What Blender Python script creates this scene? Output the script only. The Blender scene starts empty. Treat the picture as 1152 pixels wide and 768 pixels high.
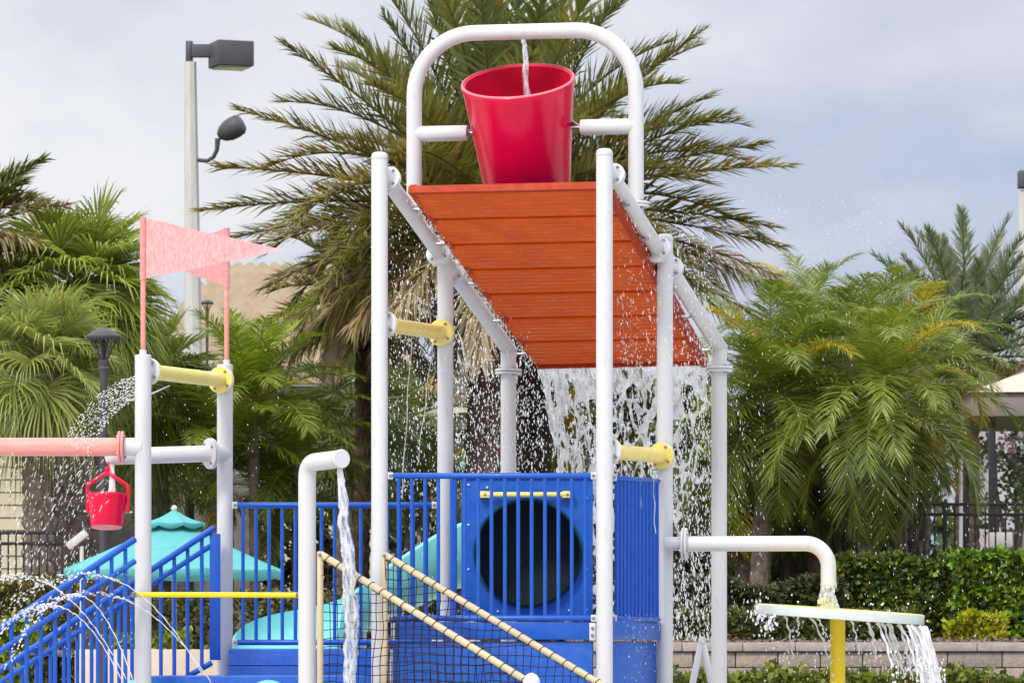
import bpy, bmesh, math, random
from math import sin, cos, pi, radians, sqrt, atan2
from mathutils import Vector, Matrix, noise

random.seed(11)
F, CX, HY, ZC = 5000.0, 576.0, 735.0, 1.0
scene = bpy.context.scene
col = scene.collection

def W(px, py, Y):
    return Vector(((px - CX) / F * Y, Y, ZC + (HY - py) / F * Y))
def PX(n, Y):
    return n / F * Y

# ------------------------------------------------------------------ materials
def mat(name, color, rough=0.5, spec=0.5, metallic=0.0, vary=0.0, vscale=6.0, color2=None, bump=0.0, bscale=40.0,
        coat=0.0, transl=0.0, trans=0.0, attr=None, stretch=None, rvary=0.0, ramp=(.34, .62)):
    m = bpy.data.materials.new(name); m.use_nodes = True
    nt = m.node_tree; N = nt.nodes; L = nt.links
    b = N['Principled BSDF']; out = N['Material Output']
    b.inputs['Base Color'].default_value = (*color, 1)
    b.inputs['Roughness'].default_value = rough
    b.inputs['Specular IOR Level'].default_value = spec
    b.inputs['Metallic'].default_value = metallic
    b.inputs['Coat Weight'].default_value = coat
    b.inputs['Transmission Weight'].default_value = trans
    tc = N.new('ShaderNodeTexCoord'); mp = N.new('ShaderNodeMapping')
    L.new(tc.outputs['Object'], mp.inputs['Vector'])
    if stretch: mp.inputs['Scale'].default_value = stretch
    csock = None
    if attr:
        a = N.new('ShaderNodeAttribute'); a.attribute_name = attr
        csock = a.outputs['Color']
    elif vary > 0 or color2:
        n = N.new('ShaderNodeTexNoise'); n.inputs['Scale'].default_value = vscale
        n.inputs['Detail'].default_value = 6; n.inputs['Roughness'].default_value = 0.65
        L.new(mp.outputs['Vector'], n.inputs['Vector'])
        r = N.new('ShaderNodeValToRGB')
        c2 = color2 if color2 else tuple(max(0, c * (1 - vary)) for c in color)
        r.color_ramp.elements[0].position = ramp[0]; r.color_ramp.elements[0].color = (*c2, 1)
        r.color_ramp.elements[1].position = ramp[1]; r.color_ramp.elements[1].color = (*color, 1)
        L.new(n.outputs['Fac'], r.inputs['Fac'])
        csock = r.outputs['Color']
    if csock: L.new(csock, b.inputs['Base Color'])
    if rvary > 0:
        n3 = N.new('ShaderNodeTexNoise'); n3.inputs['Scale'].default_value = vscale * 2.3; n3.inputs['Detail'].default_value = 5
        L.new(mp.outputs['Vector'], n3.inputs['Vector'])
        mr = N.new('ShaderNodeMapRange'); mr.inputs['From Min'].default_value = .3; mr.inputs['From Max'].default_value = .7
        mr.inputs['To Min'].default_value = max(.03, rough - rvary); mr.inputs['To Max'].default_value = min(1, rough + rvary)
        L.new(n3.outputs['Fac'], mr.inputs['Value']); L.new(mr.outputs['Result'], b.inputs['Roughness'])
    if bump > 0:
        n2 = N.new('ShaderNodeTexNoise'); n2.inputs['Scale'].default_value = bscale; n2.inputs['Detail'].default_value = 4
        L.new(mp.outputs['Vector'], n2.inputs['Vector'])
        bp = N.new('ShaderNodeBump'); bp.inputs['Strength'].default_value = bump; bp.inputs['Distance'].default_value = 0.02
        L.new(n2.outputs['Fac'], bp.inputs['Height']); L.new(bp.outputs['Normal'], b.inputs['Normal'])
    if transl > 0:
        t = N.new('ShaderNodeBsdfTranslucent')
        if csock: L.new(csock, t.inputs['Color'])
        else: t.inputs['Color'].default_value = (*color, 1)
        mx = N.new('ShaderNodeMixShader'); mx.inputs['Fac'].default_value = transl
        L.new(b.outputs[0], mx.inputs[1]); L.new(t.outputs[0], mx.inputs[2]); L.new(mx.outputs[0], out.inputs['Surface'])
    return m

M = {}
M['white'] = mat('white_paint', (.605, .612, .63), .42, .4, color2=(.49, .485, .47), vscale=11, stretch=(2.2, 2.2, .45), ramp=(.25, .42), rvary=.14, bump=.04, bscale=60)
M['bolt'] = mat('steel_bolt', (.28, .28, .30), .35, .5, metallic=.8)
M['red'] = mat('crimson_plastic', (.76, .001, .052), .20, .35, color2=(.68, .002, .046), vscale=9, stretch=(2.5, 2.5, .5), ramp=(.3, .5), rvary=.06, bump=.02, bscale=12)
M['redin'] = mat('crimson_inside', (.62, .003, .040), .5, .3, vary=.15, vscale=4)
M['pinkrim'] = mat('worn_pink_rim', (.80, .22, .26), .5, .3, vary=.12)
M['blue'] = mat('blue_paint', (.006, .085, .46), .35, .4, color2=(.014, .105, .46), vscale=8, ramp=(.3, .55), rvary=.12, bump=.02)
M['bluesplash'] = mat('blue_panel', (.006, .088, .46), .36, .4, color2=(.022, .115, .46), vscale=16, ramp=(.30, .60), rvary=.15, bump=.05, bscale=60)
M['yellow'] = mat('faded_yellow', (.84, .70, .20), .4, .4, vary=.12, vscale=14, rvary=.1)
M['byellow'] = mat('bright_yellow', (.82, .62, .008), .35, .45, vary=.05, vscale=6)
M['coral'] = mat('coral_paint', (.80, .28, .235), .4, .4, color2=(.80, .36, .31), vscale=10, stretch=(.6, 3, 3), rvary=.1)
M['flag'] = mat('faded_red_flag', (.80, .35, .35), .6, .2, color2=(.86, .55, .54), vscale=46, stretch=(1.5, 1, .5), transl=.2, bump=.15, bscale=70)
M['flag2'] = mat('less_faded_red_flag', (.80, .30, .29), .6, .2, color2=(.83, .42, .41), vscale=46, stretch=(1.5, 1, .5), transl=.2, bump=.15, bscale=70)
M['tan'] = mat('tan_plastic_pipe', (.57, .47, .30), .45, .35, vary=.15, vscale=8)
M['rope'] = mat('dark_rope', (.036, .023, .018), .8, .1, vary=.3, vscale=30)
M['teal'] = mat('teal_plastic', (.15, .52, .53), .35, .4, color2=(.20, .58, .58), vscale=6, rvary=.12)
M['canvas'] = mat('aqua_canvas', (.15, .52, .52), .75, .15, vary=.12, vscale=8, transl=.2, bump=.08, bscale=18)
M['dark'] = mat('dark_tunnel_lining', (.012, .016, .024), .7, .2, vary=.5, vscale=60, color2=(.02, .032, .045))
M['metal'] = mat('black_metal', (.018, .016, .018), .5, .4, vary=.2)
M['purplemetal'] = mat('dark_bronze_metal', (.065, .054, .064), .5, .4, vary=.25)
M['greybox'] = mat('grey_lamp_housing', (.085, .082, .092), .55, .4, vary=.12)
M['concpole'] = mat('concrete_pole', (.64, .62, .58), .8, .2, vary=.15, vscale=5, stretch=(3, 3, .3), bump=.15)
M['lens'] = mat('lamp_lens', (.55, .58, .50), .2, .5)
M['cream'] = mat('cream_stucco', (.66, .58, .44), .85, .2, vary=.08, vscale=2, bump=.15, bscale=50)
M['tanwall'] = mat('tan_plaster', (.62, .50, .40), .85, .2, vary=.12, vscale=3, bump=.2, bscale=40)
M['greyroof'] = mat('grey_shingle', (.24, .22, .21), .85, .2, vary=.25, vscale=8, bump=.3)
M['fascia'] = mat('grey_fascia', (.27, .24, .22), .7, .3, vary=.1)
M['trunk'] = mat('palm_bark', (.145, .100, .075), .9, .1, color2=(.055, .038, .03), vscale=9, bump=.8, bscale=25)
M['trunkgrey'] = mat('grey_palm_bark', (.24, .19, .15), .9, .1, color2=(.10, .075, .06), vscale=8, bump=.8, bscale=25)
M['leaf'] = mat('palm_leaf', (.1, .15, .03), .36, .55, attr='tint', transl=.36)
M['bushleaf'] = mat('bush_leaf', (.1, .15, .03), .45, .45, attr='tint', transl=.25)
M['mulch'] = mat('wood_mulch', (.13, .075, .055), .95, .1, color2=(.26, .20, .17), vscale=12, bump=.8, bscale=20)
M['greenpar'] = mat('green_cloth', (.10, .28, .16), .8, .1, vary=.2)
M['signpaper'] = mat('pale_board', (.60, .58, .52), .7, .2, vary=.1)

# decking: fine grooves along each board
def deck_mat():
    m = mat('orange_decking', (.76, .112, .010), .5, .15, color2=(.62, .085, .009), vscale=4, stretch=(.8, 1.6, 1.6), ramp=(.3, .66), rvary=.2)
    nt = m.node_tree; N = nt.nodes; L = nt.links; b = N['Principled BSDF']
    uv = N.new('ShaderNodeAttribute'); uv.attribute_name = 'vslope'
    mt = N.new('ShaderNodeMath'); mt.operation = 'MULTIPLY'; mt.inputs[1].default_value = 2 * pi * 7 * 7
    L.new(uv.outputs['Fac'], mt.inputs[0])
    s = N.new('ShaderNodeMath'); s.operation = 'SINE'; L.new(mt.outputs[0], s.inputs[0])
    bp = N.new('ShaderNodeBump'); bp.inputs['Strength'].default_value = .5; bp.inputs['Distance'].default_value = .01
    L.new(s.outputs[0], bp.inputs['Height']); L.new(bp.outputs['Normal'], b.inputs['Normal'])
    return m
M['deck'] = deck_mat()
M['decktrim'] = mat('orange_red_trim', (.34, .034, .010), .55, .15, color2=(.42, .055, .018), vscale=12)

def water_mat(name, glass, rough=.12, base=(.92, .95, .97), clear=0.0):
    m = bpy.data.materials.new(name); m.use_nodes = True
    nt = m.node_tree; N = nt.nodes; L = nt.links
    b = N['Principled BSDF']; out = N['Material Output']
    b.inputs['Base Color'].default_value = (*base, 1); b.inputs['Roughness'].default_value = rough
    b.inputs['IOR'].default_value = 1.33; b.inputs['Specular IOR Level'].default_value = .6
    t = N.new('ShaderNodeBsdfTranslucent'); t.inputs['Color'].default_value = (*base, 1)
    m1 = N.new('ShaderNodeMixShader'); m1.inputs['Fac'].default_value = .45
    L.new(b.outputs[0], m1.inputs[1]); L.new(t.outputs[0], m1.inputs[2])
    g = N.new('ShaderNodeBsdfGlass'); g.inputs['Roughness'].default_value = .04; g.inputs['IOR'].default_value = 1.25
    tc = N.new('ShaderNodeTexCoord'); mp = N.new('ShaderNodeMapping'); mp.inputs['Scale'].default_value = (1, 1, .28)
    n = N.new('ShaderNodeTexNoise'); n.inputs['Scale'].default_value = 38; n.inputs['Detail'].default_value = 4
    L.new(tc.outputs['Object'], mp.inputs['Vector']); L.new(mp.outputs['Vector'], n.inputs['Vector'])
    bp = N.new('ShaderNodeBump'); bp.inputs['Strength'].default_value = .5; bp.inputs['Distance'].default_value = .01
    L.new(n.outputs['Fac'], bp.inputs['Height'])
    L.new(bp.outputs['Normal'], g.inputs['Normal']); L.new(bp.outputs['Normal'], b.inputs['Normal'])
    mr = N.new('ShaderNodeMapRange'); mr.inputs['From Min'].default_value = .38; mr.inputs['From Max'].default_value = .62
    mr.inputs['To Min'].default_value = max(0, glass - .35); mr.inputs['To Max'].default_value = min(1, glass + .35)
    L.new(n.outputs['Fac'], mr.inputs['Value'])
    m2 = N.new('ShaderNodeMixShader'); L.new(mr.outputs['Result'], m2.inputs['Fac'])
    L.new(m1.outputs[0], m2.inputs[1]); L.new(g.outputs[0], m2.inputs[2])
    if clear > 0:     # thin aerated water lets part of the background through, more where it is thin
        tr = N.new('ShaderNodeBsdfTransparent'); n5 = N.new('ShaderNodeTexNoise'); n5.inputs['Scale'].default_value = 26; n5.inputs['Detail'].default_value = 3
        L.new(mp.outputs['Vector'], n5.inputs['Vector']); r5 = N.new('ShaderNodeMapRange'); r5.inputs['From Min'].default_value = .3; r5.inputs['From Max'].default_value = .7
        r5.inputs['To Min'].default_value = max(0, clear - .3); r5.inputs['To Max'].default_value = min(.95, clear + .3); L.new(n5.outputs['Fac'], r5.inputs['Value'])
        m3 = N.new('ShaderNodeMixShader'); L.new(r5.outputs['Result'], m3.inputs['Fac']); L.new(m2.outputs[0], m3.inputs[1]); L.new(tr.outputs[0], m3.inputs[2]); L.new(m3.outputs[0], out.inputs['Surface'])
    else: L.new(m2.outputs[0], out.inputs['Surface'])
    return m
M['foam'] = water_mat('white_water', -.12, .25, (.97, .98, .99))
M['stream'] = water_mat('clear_stream', .62)
M['drop'] = water_mat('water_drop', .08, .2, (.97, .98, .99), .36)
M['lace'] = water_mat('lacy_water', .05, .2, (.97, .98, .99), .50)

# ------------------------------------------------------------------ mesh collector
class MB:
    def __init__(s):
        s.v = []; s.f = []; s.mi = []; s.c = None; s.a = None
    def add(s, verts, faces, mi=0, color=None):
        o = len(s.v); s.v += [tuple(v) for v in verts]
        s.f += [tuple(i + o for i in f) for f in faces]; s.mi += [mi] * len(faces)
        if color is not None:
            if s.c is None: s.c = []
            s.c += [color] * len(verts) if not isinstance(color, list) else color
        return o
    def tube(s, pts, r, n=14, caps=True, mi=0, color=None, bev=0.0):
        pts = [Vector(p) for p in pts]
        if not isinstance(r, (list, tuple)): r = [r] * len(pts)
        r = list(r)
        if bev > 0:
            d0 = (pts[0] - pts[1]).normalized(); d1 = (pts[-1] - pts[-2]).normalized()
            pts = [pts[0], pts[0] - d0 * bev] + pts[1:-1] + [pts[-1] - d1 * bev, pts[-1]]
            r = [r[0] - bev * .8, r[0]] + r[1:-1] + [r[-1], r[-1] - bev * .8]
        T = []
        for i in range(len(pts)):
            a = pts[max(0, i - 1)]; b = pts[min(len(pts) - 1, i + 1)]
            T.append((b - a).normalized())
        ref = Vector((0, 0, 1)) if abs(T[0].z) < .9 else Vector((1, 0, 0))
        u = T[0].cross(ref).normalized(); V = []; Fc = []
        for i, p in enumerate(pts):
            u = (u - T[i] * u.dot(T[i])).normalized(); w = T[i].cross(u)
            for k in range(n):
                a = 2 * pi * k / n
                V.append(p + (u * cos(a) + w * sin(a)) * r[i])
        for i in range(len(pts) - 1):
            for k in range(n):
                k2 = (k + 1) % n
                Fc.append((i * n + k, i * n + k2, (i + 1) * n + k2, (i + 1) * n + k))
        if caps:
            Fc.append(tuple(range(n - 1, -1, -1))); q = (len(pts) - 1) * n
            Fc.append(tuple(q + k for k in range(n)))
        s.add(V, Fc, mi, color)
    def rod(s, a, b, r, n=14, bev=0.0, mi=0): s.tube([a, b], r, n, True, mi, None, bev)
    def disc(s, c, axis, r, th, n=28, mi=0, bev=.006):
        c = Vector(c); ax = Vector(axis).normalized()
        s.tube([c - ax * th / 2, c - ax * (th / 2 - bev), c + ax * (th / 2 - bev), c + ax * th / 2], [r - bev, r, r, r - bev], n, True, mi)
    def flange(s, c, axis, r=.1, th=.022, nb=4, mi=0, bmi=1, rot=.6):
        c = Vector(c); ax = Vector(axis).normalized(); s.disc(c, ax, r, th, 32, mi)
        ref = Vector((0, 0, 1)) if abs(ax.z) < .9 else Vector((1, 0, 0))
        u = ax.cross(ref).normalized(); w = ax.cross(u)
        for k in range(nb):
            a = rot + 2 * pi * k / nb; p = c + (u * cos(a) + w * sin(a)) * r * .76
            s.disc(p, ax, .011, th + .022, 8, bmi, .003)
    def box(s, c, size, mi=0, R=None, bev=0.0):
        c = Vector(c); hx, hy, hz = [x / 2 for x in size]
        bm = bmesh.new(); bmesh.ops.create_cube(bm, size=1)
        for v in bm.verts: v.co = Vector((v.co.x * size[0], v.co.y * size[1], v.co.z * size[2]))
        if bev > 0: bmesh.ops.bevel(bm, geom=list(bm.edges), offset=bev, segments=2, affect='EDGES', profile=.5)
        bm.verts.index_update()
        V = [(R @ v.co if R else v.co) + c for v in bm.verts]
        s.add(V, [[v.index for v in f.verts] for f in bm.faces], mi); bm.free()
    def hexa(s, q, mi=0):   # 8 corners: bottom 4 ccw, top 4 ccw
        s.add(q, [(3, 2, 1, 0), (4, 5, 6, 7), (0, 1, 5, 4), (1, 2, 6, 5), (2, 3, 7, 6), (3, 0, 4, 7)], mi)
    def slab(s, a, b, th, z0, z1, mi=0):  # upright plate from a to b (xy), thickness away from the viewer
        a = Vector(a); b = Vector(b); d = (b - a); d.z = 0; nrm = Vector((-d.y, d.x, 0)).normalized() * th
        A = [Vector((a.x, a.y, z0)), Vector((b.x, b.y, z0)), Vector((b.x, b.y, z0)) + nrm, Vector((a.x, a.y, z0)) + nrm]
        s.hexa(A + [v + Vector((0, 0, z1 - z0)) for v in A], mi)
    def lathe(s, prof, n=40, mi=0, Mx=None):
        V = []; Fc = []
        for (r, z) in prof:
            for k in range(n):
                a = 2 * pi * k / n; p = Vector((r * cos(a), r * sin(a), z)); V.append(Mx @ p if Mx else p)
        for i in range(len(prof) - 1):
            for k in range(n):
                k2 = (k + 1) % n
                Fc.append((i * n + k, i * n + k2, (i + 1) * n + k2, (i + 1) * n + k))
        s.add(V, Fc, mi)
    def build(s, name, m, parent=None, smooth=40, origin=None):
        me = bpy.data.meshes.new(name)
        off = Vector((0, 0, 0))
        if parent is not None: off = parent.matrix_world_loc if False else Vector(parent['_o'])
        elif origin is not None: off = Vector(origin)
        elif s.v:
            xs = [v[0] for v in s.v]; ys = [v[1] for v in s.v]; zs = [v[2] for v in s.v]
            off = Vector(((min(xs) + max(xs)) / 2, (min(ys) + max(ys)) / 2, min(zs)))
        me.from_pydata([(v[0] - off.x, v[1] - off.y, v[2] - off.z) for v in s.v], [], s.f)
        for q in (m if isinstance(m, (list, tuple)) else [m]): me.materials.append(q)
        if any(s.mi): me.polygons.foreach_set('material_index', s.mi)
        if s.c is not None and len(s.c) == len(s.v):
            at = me.attributes.new('tint', 'FLOAT_COLOR', 'POINT')
            at.data.foreach_set('color', [x for c in s.c for x in (c[0], c[1], c[2], 1.0)])
        if s.a is not None:
            at = me.attributes.new('vslope', 'FLOAT', 'POINT'); at.data.foreach_set('value', s.a)
        if smooth:
            me.polygons.foreach_set('use_smooth', [True] * len(me.polygons))
            me.set_sharp_from_angle(angle=radians(smooth))
        me.update()
        o = bpy.data.objects.new(name, me); col.objects.link(o)
        if parent is not None:
            o.parent = parent; o['_o'] = list(off)
        else:
            o.location = off; o['_o'] = list(off)
        return o

def tag(o, label=None, cat=None, group=None, kind=None):
    if label: o['label'] = label
    if cat: o['category'] = cat
    if group: o['group'] = group
    if kind: o['kind'] = kind
    return o
def thing(name, label, cat, loc, group=None):
    o = bpy.data.objects.new(name, None); col.objects.link(o); o.location = loc; o['_o'] = list(loc)
    o.empty_display_size = .2
    return tag(o, label, cat, group)
def copy_tree(o, parent=None):
    c = o.copy(); col.objects.link(c); c.parent = parent
    for ch in list(o.children): copy_tree(ch, c)
    return c
def lerp(a, b, t): return a + (b - a) * t
def one(name, m, label, cat, fn, group=None, smooth=40, kind=None):
    b = MB(); fn(b); o = b.build(name, m, None, smooth); return tag(o, label, cat, group, kind)

WB = [M['white'], M['bolt']]
def flange_pair(parent, c, ax, r=.098, th=.019, gap=.023, m=None):
    ax = Vector(ax).normalized(); m = m or WB
    b = MB(); b.flange(Vector(c), ax, r, th); b.build('flange', m, parent)
    b = MB(); b.flange(Vector(c) - ax * gap, ax, r, th); b.build('flange', m, parent)
RP = .0595
# ------------------------------------------------------------------ ground
def grid_sheet(name, x0, x1, y0, y1, z, m, nx=1, ny=1):
    b = MB(); b.add([(x0, y0, z), (x1, y0, z), (x1, y1, z), (x0, y1, z)], [(0, 1, 2, 3)])
    o = b.build(name, m, None, 0); return o
M['grass'] = mat('distant_lawn', (.06, .10, .025), .9, .1, vary=.4, vscale=.3)
M['pad'] = mat('pool_deck_concrete', (.56, .53, .49), .6, .3, vary=.12, vscale=1.5, bump=.1)
tag(grid_sheet('ground', -3000, 3000, -200, 6000, 0, M['grass']), kind='structure')
tag(grid_sheet('pool_deck', -40, 40, -10, 43.9, .004, M['pad']), kind='structure')

# ------------------------------------------------------------------ the water tower
PXY = {'P1': (427, 32.0), 'P2': (501, 33.1), 'P3': (572, 34.2), 'P4': (680, 31.7), 'P5': (748, 32.8), 'P6': (809, 33.9)}
P = {k: Vector(((x - CX) / F * Y, Y, 0)) for k, (x, Y) in PXY.items()}
def zat(y, Y): return ZC + (HY - y) / F * Y
tower = thing('water_play_tower', 'tall white post play tower with sloping orange roof and blue deck', 'play tower', (.3, 32.9, 0))
R1 = W(427, 190, 32.0); R3 = W(572, 393, 34.2); R4 = W(680, 186, 31.7); R6 = W(809, 390, 33.9)
R2 = lerp(R1, R3, .5); R5 = lerp(R4, R6, .5)
tops = {'P1': zat(171, 32), 'P4': zat(167, 31.7), 'P2': R2.z + .02, 'P5': zat(263, 32.8), 'P3': R3.z - .02, 'P6': R6.z - .02}
for k, p in P.items():
    b = MB(); z = tops[k]
    if k in ('P1', 'P4', 'P5'):
        b.tube([p, p + Vector((0, 0, z - .035)), p + Vector((0, 0, z - .015)), p + Vector((0, 0, z - .004)), p + Vector((0, 0, z))], [RP, RP, RP * .93, RP * .7, RP * .25], 24)
        b.tube([p + Vector((0, 0, z - .05)), p + Vector((0, 0, z - .035))], RP + .003, 24)
    else:
        b.tube([p, p + Vector((0, 0, z))], RP, 24)
    po = b.build('post', M['white'], tower)
    if k in ('P3', 'P6'):
        flange_pair(po, p + Vector((0, 0, z - .14)), (0, 0, 1), .105)
for (A, B, Cc) in ((R1, R2, R3), (R4, R5, R6)):
    d = (Cc - A).normalized()
    for i, (s, e) in enumerate(((A, B), (B, Cc))):
        b = MB()
        if i == 1: e2 = e + d * .035
        else: e2 = e
        b.tube([s, e2], RP * .98, 22, bev=.004)
        if i == 1:
            b.tube([e - d * .02, e + d * .03 + Vector((0, 0, .01)), e + d * .055 - Vector((0, 0, .03))], [RP * .95, RP * .95, RP * .8], 22)
        r_ = b.build('slope_rail', M['white'], tower)
        flange_pair(r_, s + d * .165, d, .102)
        if i == 0: flange_pair(r_, e - d * .125, d, .102)
        for t in (.3, .52, .75):   # small clamps carrying the roof
            pass
# roof
A = W(461, 218, 32.12); B = W(689, 213, 31.84); Cq = W(603, 411, 34.33); D = W(795, 407, 34.06)
un = (B - A).normalized(); vn = (Cq - A).normalized(); nn = un.cross(vn).normalized()
if nn.z > 0: nn = -nn           # nn points down, to the underside
rb = MB(); rb.a = []
NBD = 7
for i in range(NBD):
    t0 = i / NBD + .0055; t1 = (i + 1) / NBD - .0055
    nsub = 8; V = []; aa = []
    for k in range(nsub + 1):
        t = lerp(t0, t1, k / nsub); l = lerp(A, Cq, t); r = lerp(B, D, t)
        dz = nn * (.004 if 0 < k < nsub else 0)
        V += [l + dz, r + dz, r - nn * .04, l - nn * .04]; aa += [t] * 4
    Fc = []
    for k in range(nsub):
        o = k * 4
        Fc += [(o, o + 1, o + 5, o + 4), (o + 2, o + 3, o + 7, o + 6), (o + 1, o + 2, o + 6, o + 5), (o + 3, o, o + 4, o + 7)]
    Fc += [(0, 3, 2, 1), (nsub * 4, nsub * 4 + 1, nsub * 4 + 2, nsub * 4 + 3)]
    rb.add(V, Fc); rb.a += aa
sc = MB()
for i in range(NBD):
    for s_ in (.06, .36, .66, .95):
        for dt in (.25, .75):
            t = (i + dt) / NBD; p = lerp(lerp(A, Cq, t), lerp(B, D, t), s_); sc.disc(p + nn * .004, nn, .008, .006, 8, 0, .002)
roof = rb.build('roof', M['deck'], tower, 30)
sc.build('screw_heads', M['bolt'], roof, 30)['kind'] = 'stuff'
tb = MB()   # dark backing above the boards closes the joints
q = [A, B, D, Cq]; tb.hexa([p - nn * .045 for p in q] + [p - nn * .06 for p in q]); tb.build('roof_backing', M['dark'], roof, 0)
for (s, e, sg) in ((A, Cq, -1), (B, D, 1)):
    b = MB(); o1 = un * sg * -.042; o2 = un * sg * .004; lo = .004 if sg < 0 else .05
    q0 = [s + o1 + nn * lo, s + o2 + nn * lo, e + o2 + nn * lo, e + o1 + nn * lo]
    b.hexa(q0 + [p - nn * (.08 if sg < 0 else .11) for p in q0])
    for t in (.08, .27, .5, .72, .92):
        p = lerp(s, e, t) + un * sg * .02 + nn * (.01)
        b.tube([p - un * sg * .03, p + un * sg * .05], .010, 8, True, 1); b.tube([p + un * sg * .004, p + un * sg * .016], .017, 8, True, 1)
    b.build('side_beam', [M['decktrim'], M['bolt']], roof, 30)
b = MB(); q0 = [A - vn * .004 + nn * .012, B - vn * .004 + nn * .012, B - vn * .035 + nn * .012, A - vn * .035 + nn * .012]
b.hexa(q0 + [p - nn * .058 for p in q0]); b.build('front_beam', M['decktrim'], roof, 30)
b = MB(); q0 = [Cq + vn * .004 + nn * .02, D + vn * .004 + nn * .02, D + vn * .02 + nn * .02, Cq + vn * .02 + nn * .02]
b.hexa(q0 + [p - nn * .055 for p in q0]); b.build('back_beam', M['decktrim'], roof, 30)
# bucket arch
aL = lerp(R1, R3, .27); aR = lerp(R4, R6, .27)
xl, xr = (466 - CX) / F * aL.y, (715.5 - CX) / F * aR.y
pl = Vector((xl, aL.y, aL.z)); pr = Vector((xr, aR.y, aR.z)); ztop = zat(36, 32.45); rad = .45
ad = Vector((pr.x - pl.x, pr.y - pl.y, 0)); al = ad.length; ad.normalize()
path = [pl, Vector((pl.x, pl.y, ztop - rad))]
def along(d, z): return Vector((pl.x + ad.x * d, pl.y + ad.y * d, z))
for k in range(1, 13):
    a = pi / 2 * k / 12; path.append(along(rad * (1 - cos(a)), ztop - rad + rad * sin(a)))
for k in range(0, 13):
    a = pi / 2 * k / 12; path.append(along(al - rad + rad * sin(a), ztop - rad + rad * cos(a)))
path.append(pr)
b = MB(); b.tube(path, .057, 22); arch = b.build('bucket_arch', M['white'], tower)
flange_pair(arch, pr + Vector((0, 0, .10)), (0, 0, 1))
flange_pair(arch, pl + Vector((0, 0, .10)), (0, 0, 1))
for (d0, d1, py) in ((.0, (527 - 466) / F * 32.5, 148.5), (al, al - (715 - 652) / F * 32.4, 145)):
    z = zat(py, 32.45); s = 1 if d1 > d0 else -1
    b = MB(); b.tube([along(d0, z), along(d1, z)], .057, 22, bev=.005)
    # pivot pin
    b.tube([along(d1, z), along(d1 + s * .07, z)], .014, 10, True, 1)
    sa = b.build('stub_arm', WB, arch)
b = MB(); nz = along(al * .495, ztop - .055); b.tube([nz, nz - Vector((0, 0, .03))], [.022, .016], 12); b.build('nozzle', M['white'], arch)

# spray bars between posts (faded yellow, with a white plate at one end and a yellow one at the other)
def spray_bar(parent, a, c, name='spray_bar'):
    d = (c - a).normalized()
    b = MB(); b.tube([a + d * .1, c - d * .08], .055, 20)
    o = b.build(name, M['yellow'], parent)
    w = MB(); w.tube([a, a + d * .085], .055, 20); w.flange(a + d * .078, d, .098, .02); w.build('white_flange', WB, o)
    for q, r_ in ((a + d * .1, .098), (c - d * .085, .1)): y = MB(); y.flange(q, d, r_, .022); y.build('yellow_flange', [M['yellow'], M['bolt']], o)
    y = MB(); y.flange(c - d * .06, d, .1, .02); y.tube([c - d * .06, c], .055, 20); y.build('white_flange', WB, o)
    return o
spray_bar(tower, W(427, 364, 32.0), W(501, 375, 33.1))
spray_bar(tower, W(680, 507, 31.7), W(748, 513, 32.8))

# deck, skirts, railings
DZ = zat(698, 31.9)
b = MB()
q = [P['P1'] + Vector((.02, .05, 0)), P['P4'] + Vector((0, .05, 0)), P['P5'] + Vector((-.03, 0, 0)), P['P2']]
b.hexa([v + Vector((0, 0, DZ - .10)) for v in q] + [v + Vector((0, 0, DZ - .012)) for v in q]); b.build('deck', M['blue'], tower, 30)
fa = W(441, 700, 31.98); fb = W(667, 700, 31.71)
sa_, sb_ = P['P4'] + Vector((.06, .02, 0)), P['P5'] + Vector((-.03, -.04, 0))
def plate(name, a, c, th, y0, y1, m, parent, Yr, bev=.006):
    z0, z1 = zat(y1, Yr), zat(y0, Yr)
    a = Vector((a.x, a.y, 0)); c = Vector((c.x, c.y, 0)); d = c - a; L = d.length; ang = atan2(d.y, d.x)
    n = Vector((-d.y, d.x, 0)).normalized()
    R = Matrix.Rotation(ang, 3, 'Z'); b = MB()
    b.box((a + c) / 2 + n * th / 2 + Vector((0, 0, (z0 + z1) / 2)), (L, th, z1 - z0), 0, R, bev)
    return b.build(name, m, parent, 30)
plate('deck_beam', fa, fb, .05, 699, 719, M['blue'], tower, 31.85)
plate('skirt_panel', fa + Vector((0, .03, 0)), fb + Vector((0, .03, 0)), .03, 721, 880, M['bluesplash'], tower, 31.85)
plate('deck_beam', sa_, sb_, .05, 697.5, 719, M['bluesplash'], tower, 32.2)
plate('skirt_panel', sa_ + Vector((-.03, .01, 0)), sb_ + Vector((-.03, .01, 0)), .03, 721, 880, M['bluesplash'], tower, 32.2)
b = MB(); b.box(W(666.5, 710, 31.69), (.045, .012, .125), 0, None, .004)
for dy in (-4, 4): b.disc(W(666.5, 710 + dy * 1.0, 31.68), (0, 1, 0), .012, .02, 8, 1, .003)
b.build('corner_bracket', WB, tower)
b = MB(); b.box(W(442, 710, 31.96), (.03, .012, .125), 0, None, .004); b.build('corner_bracket', WB, tower)

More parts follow.
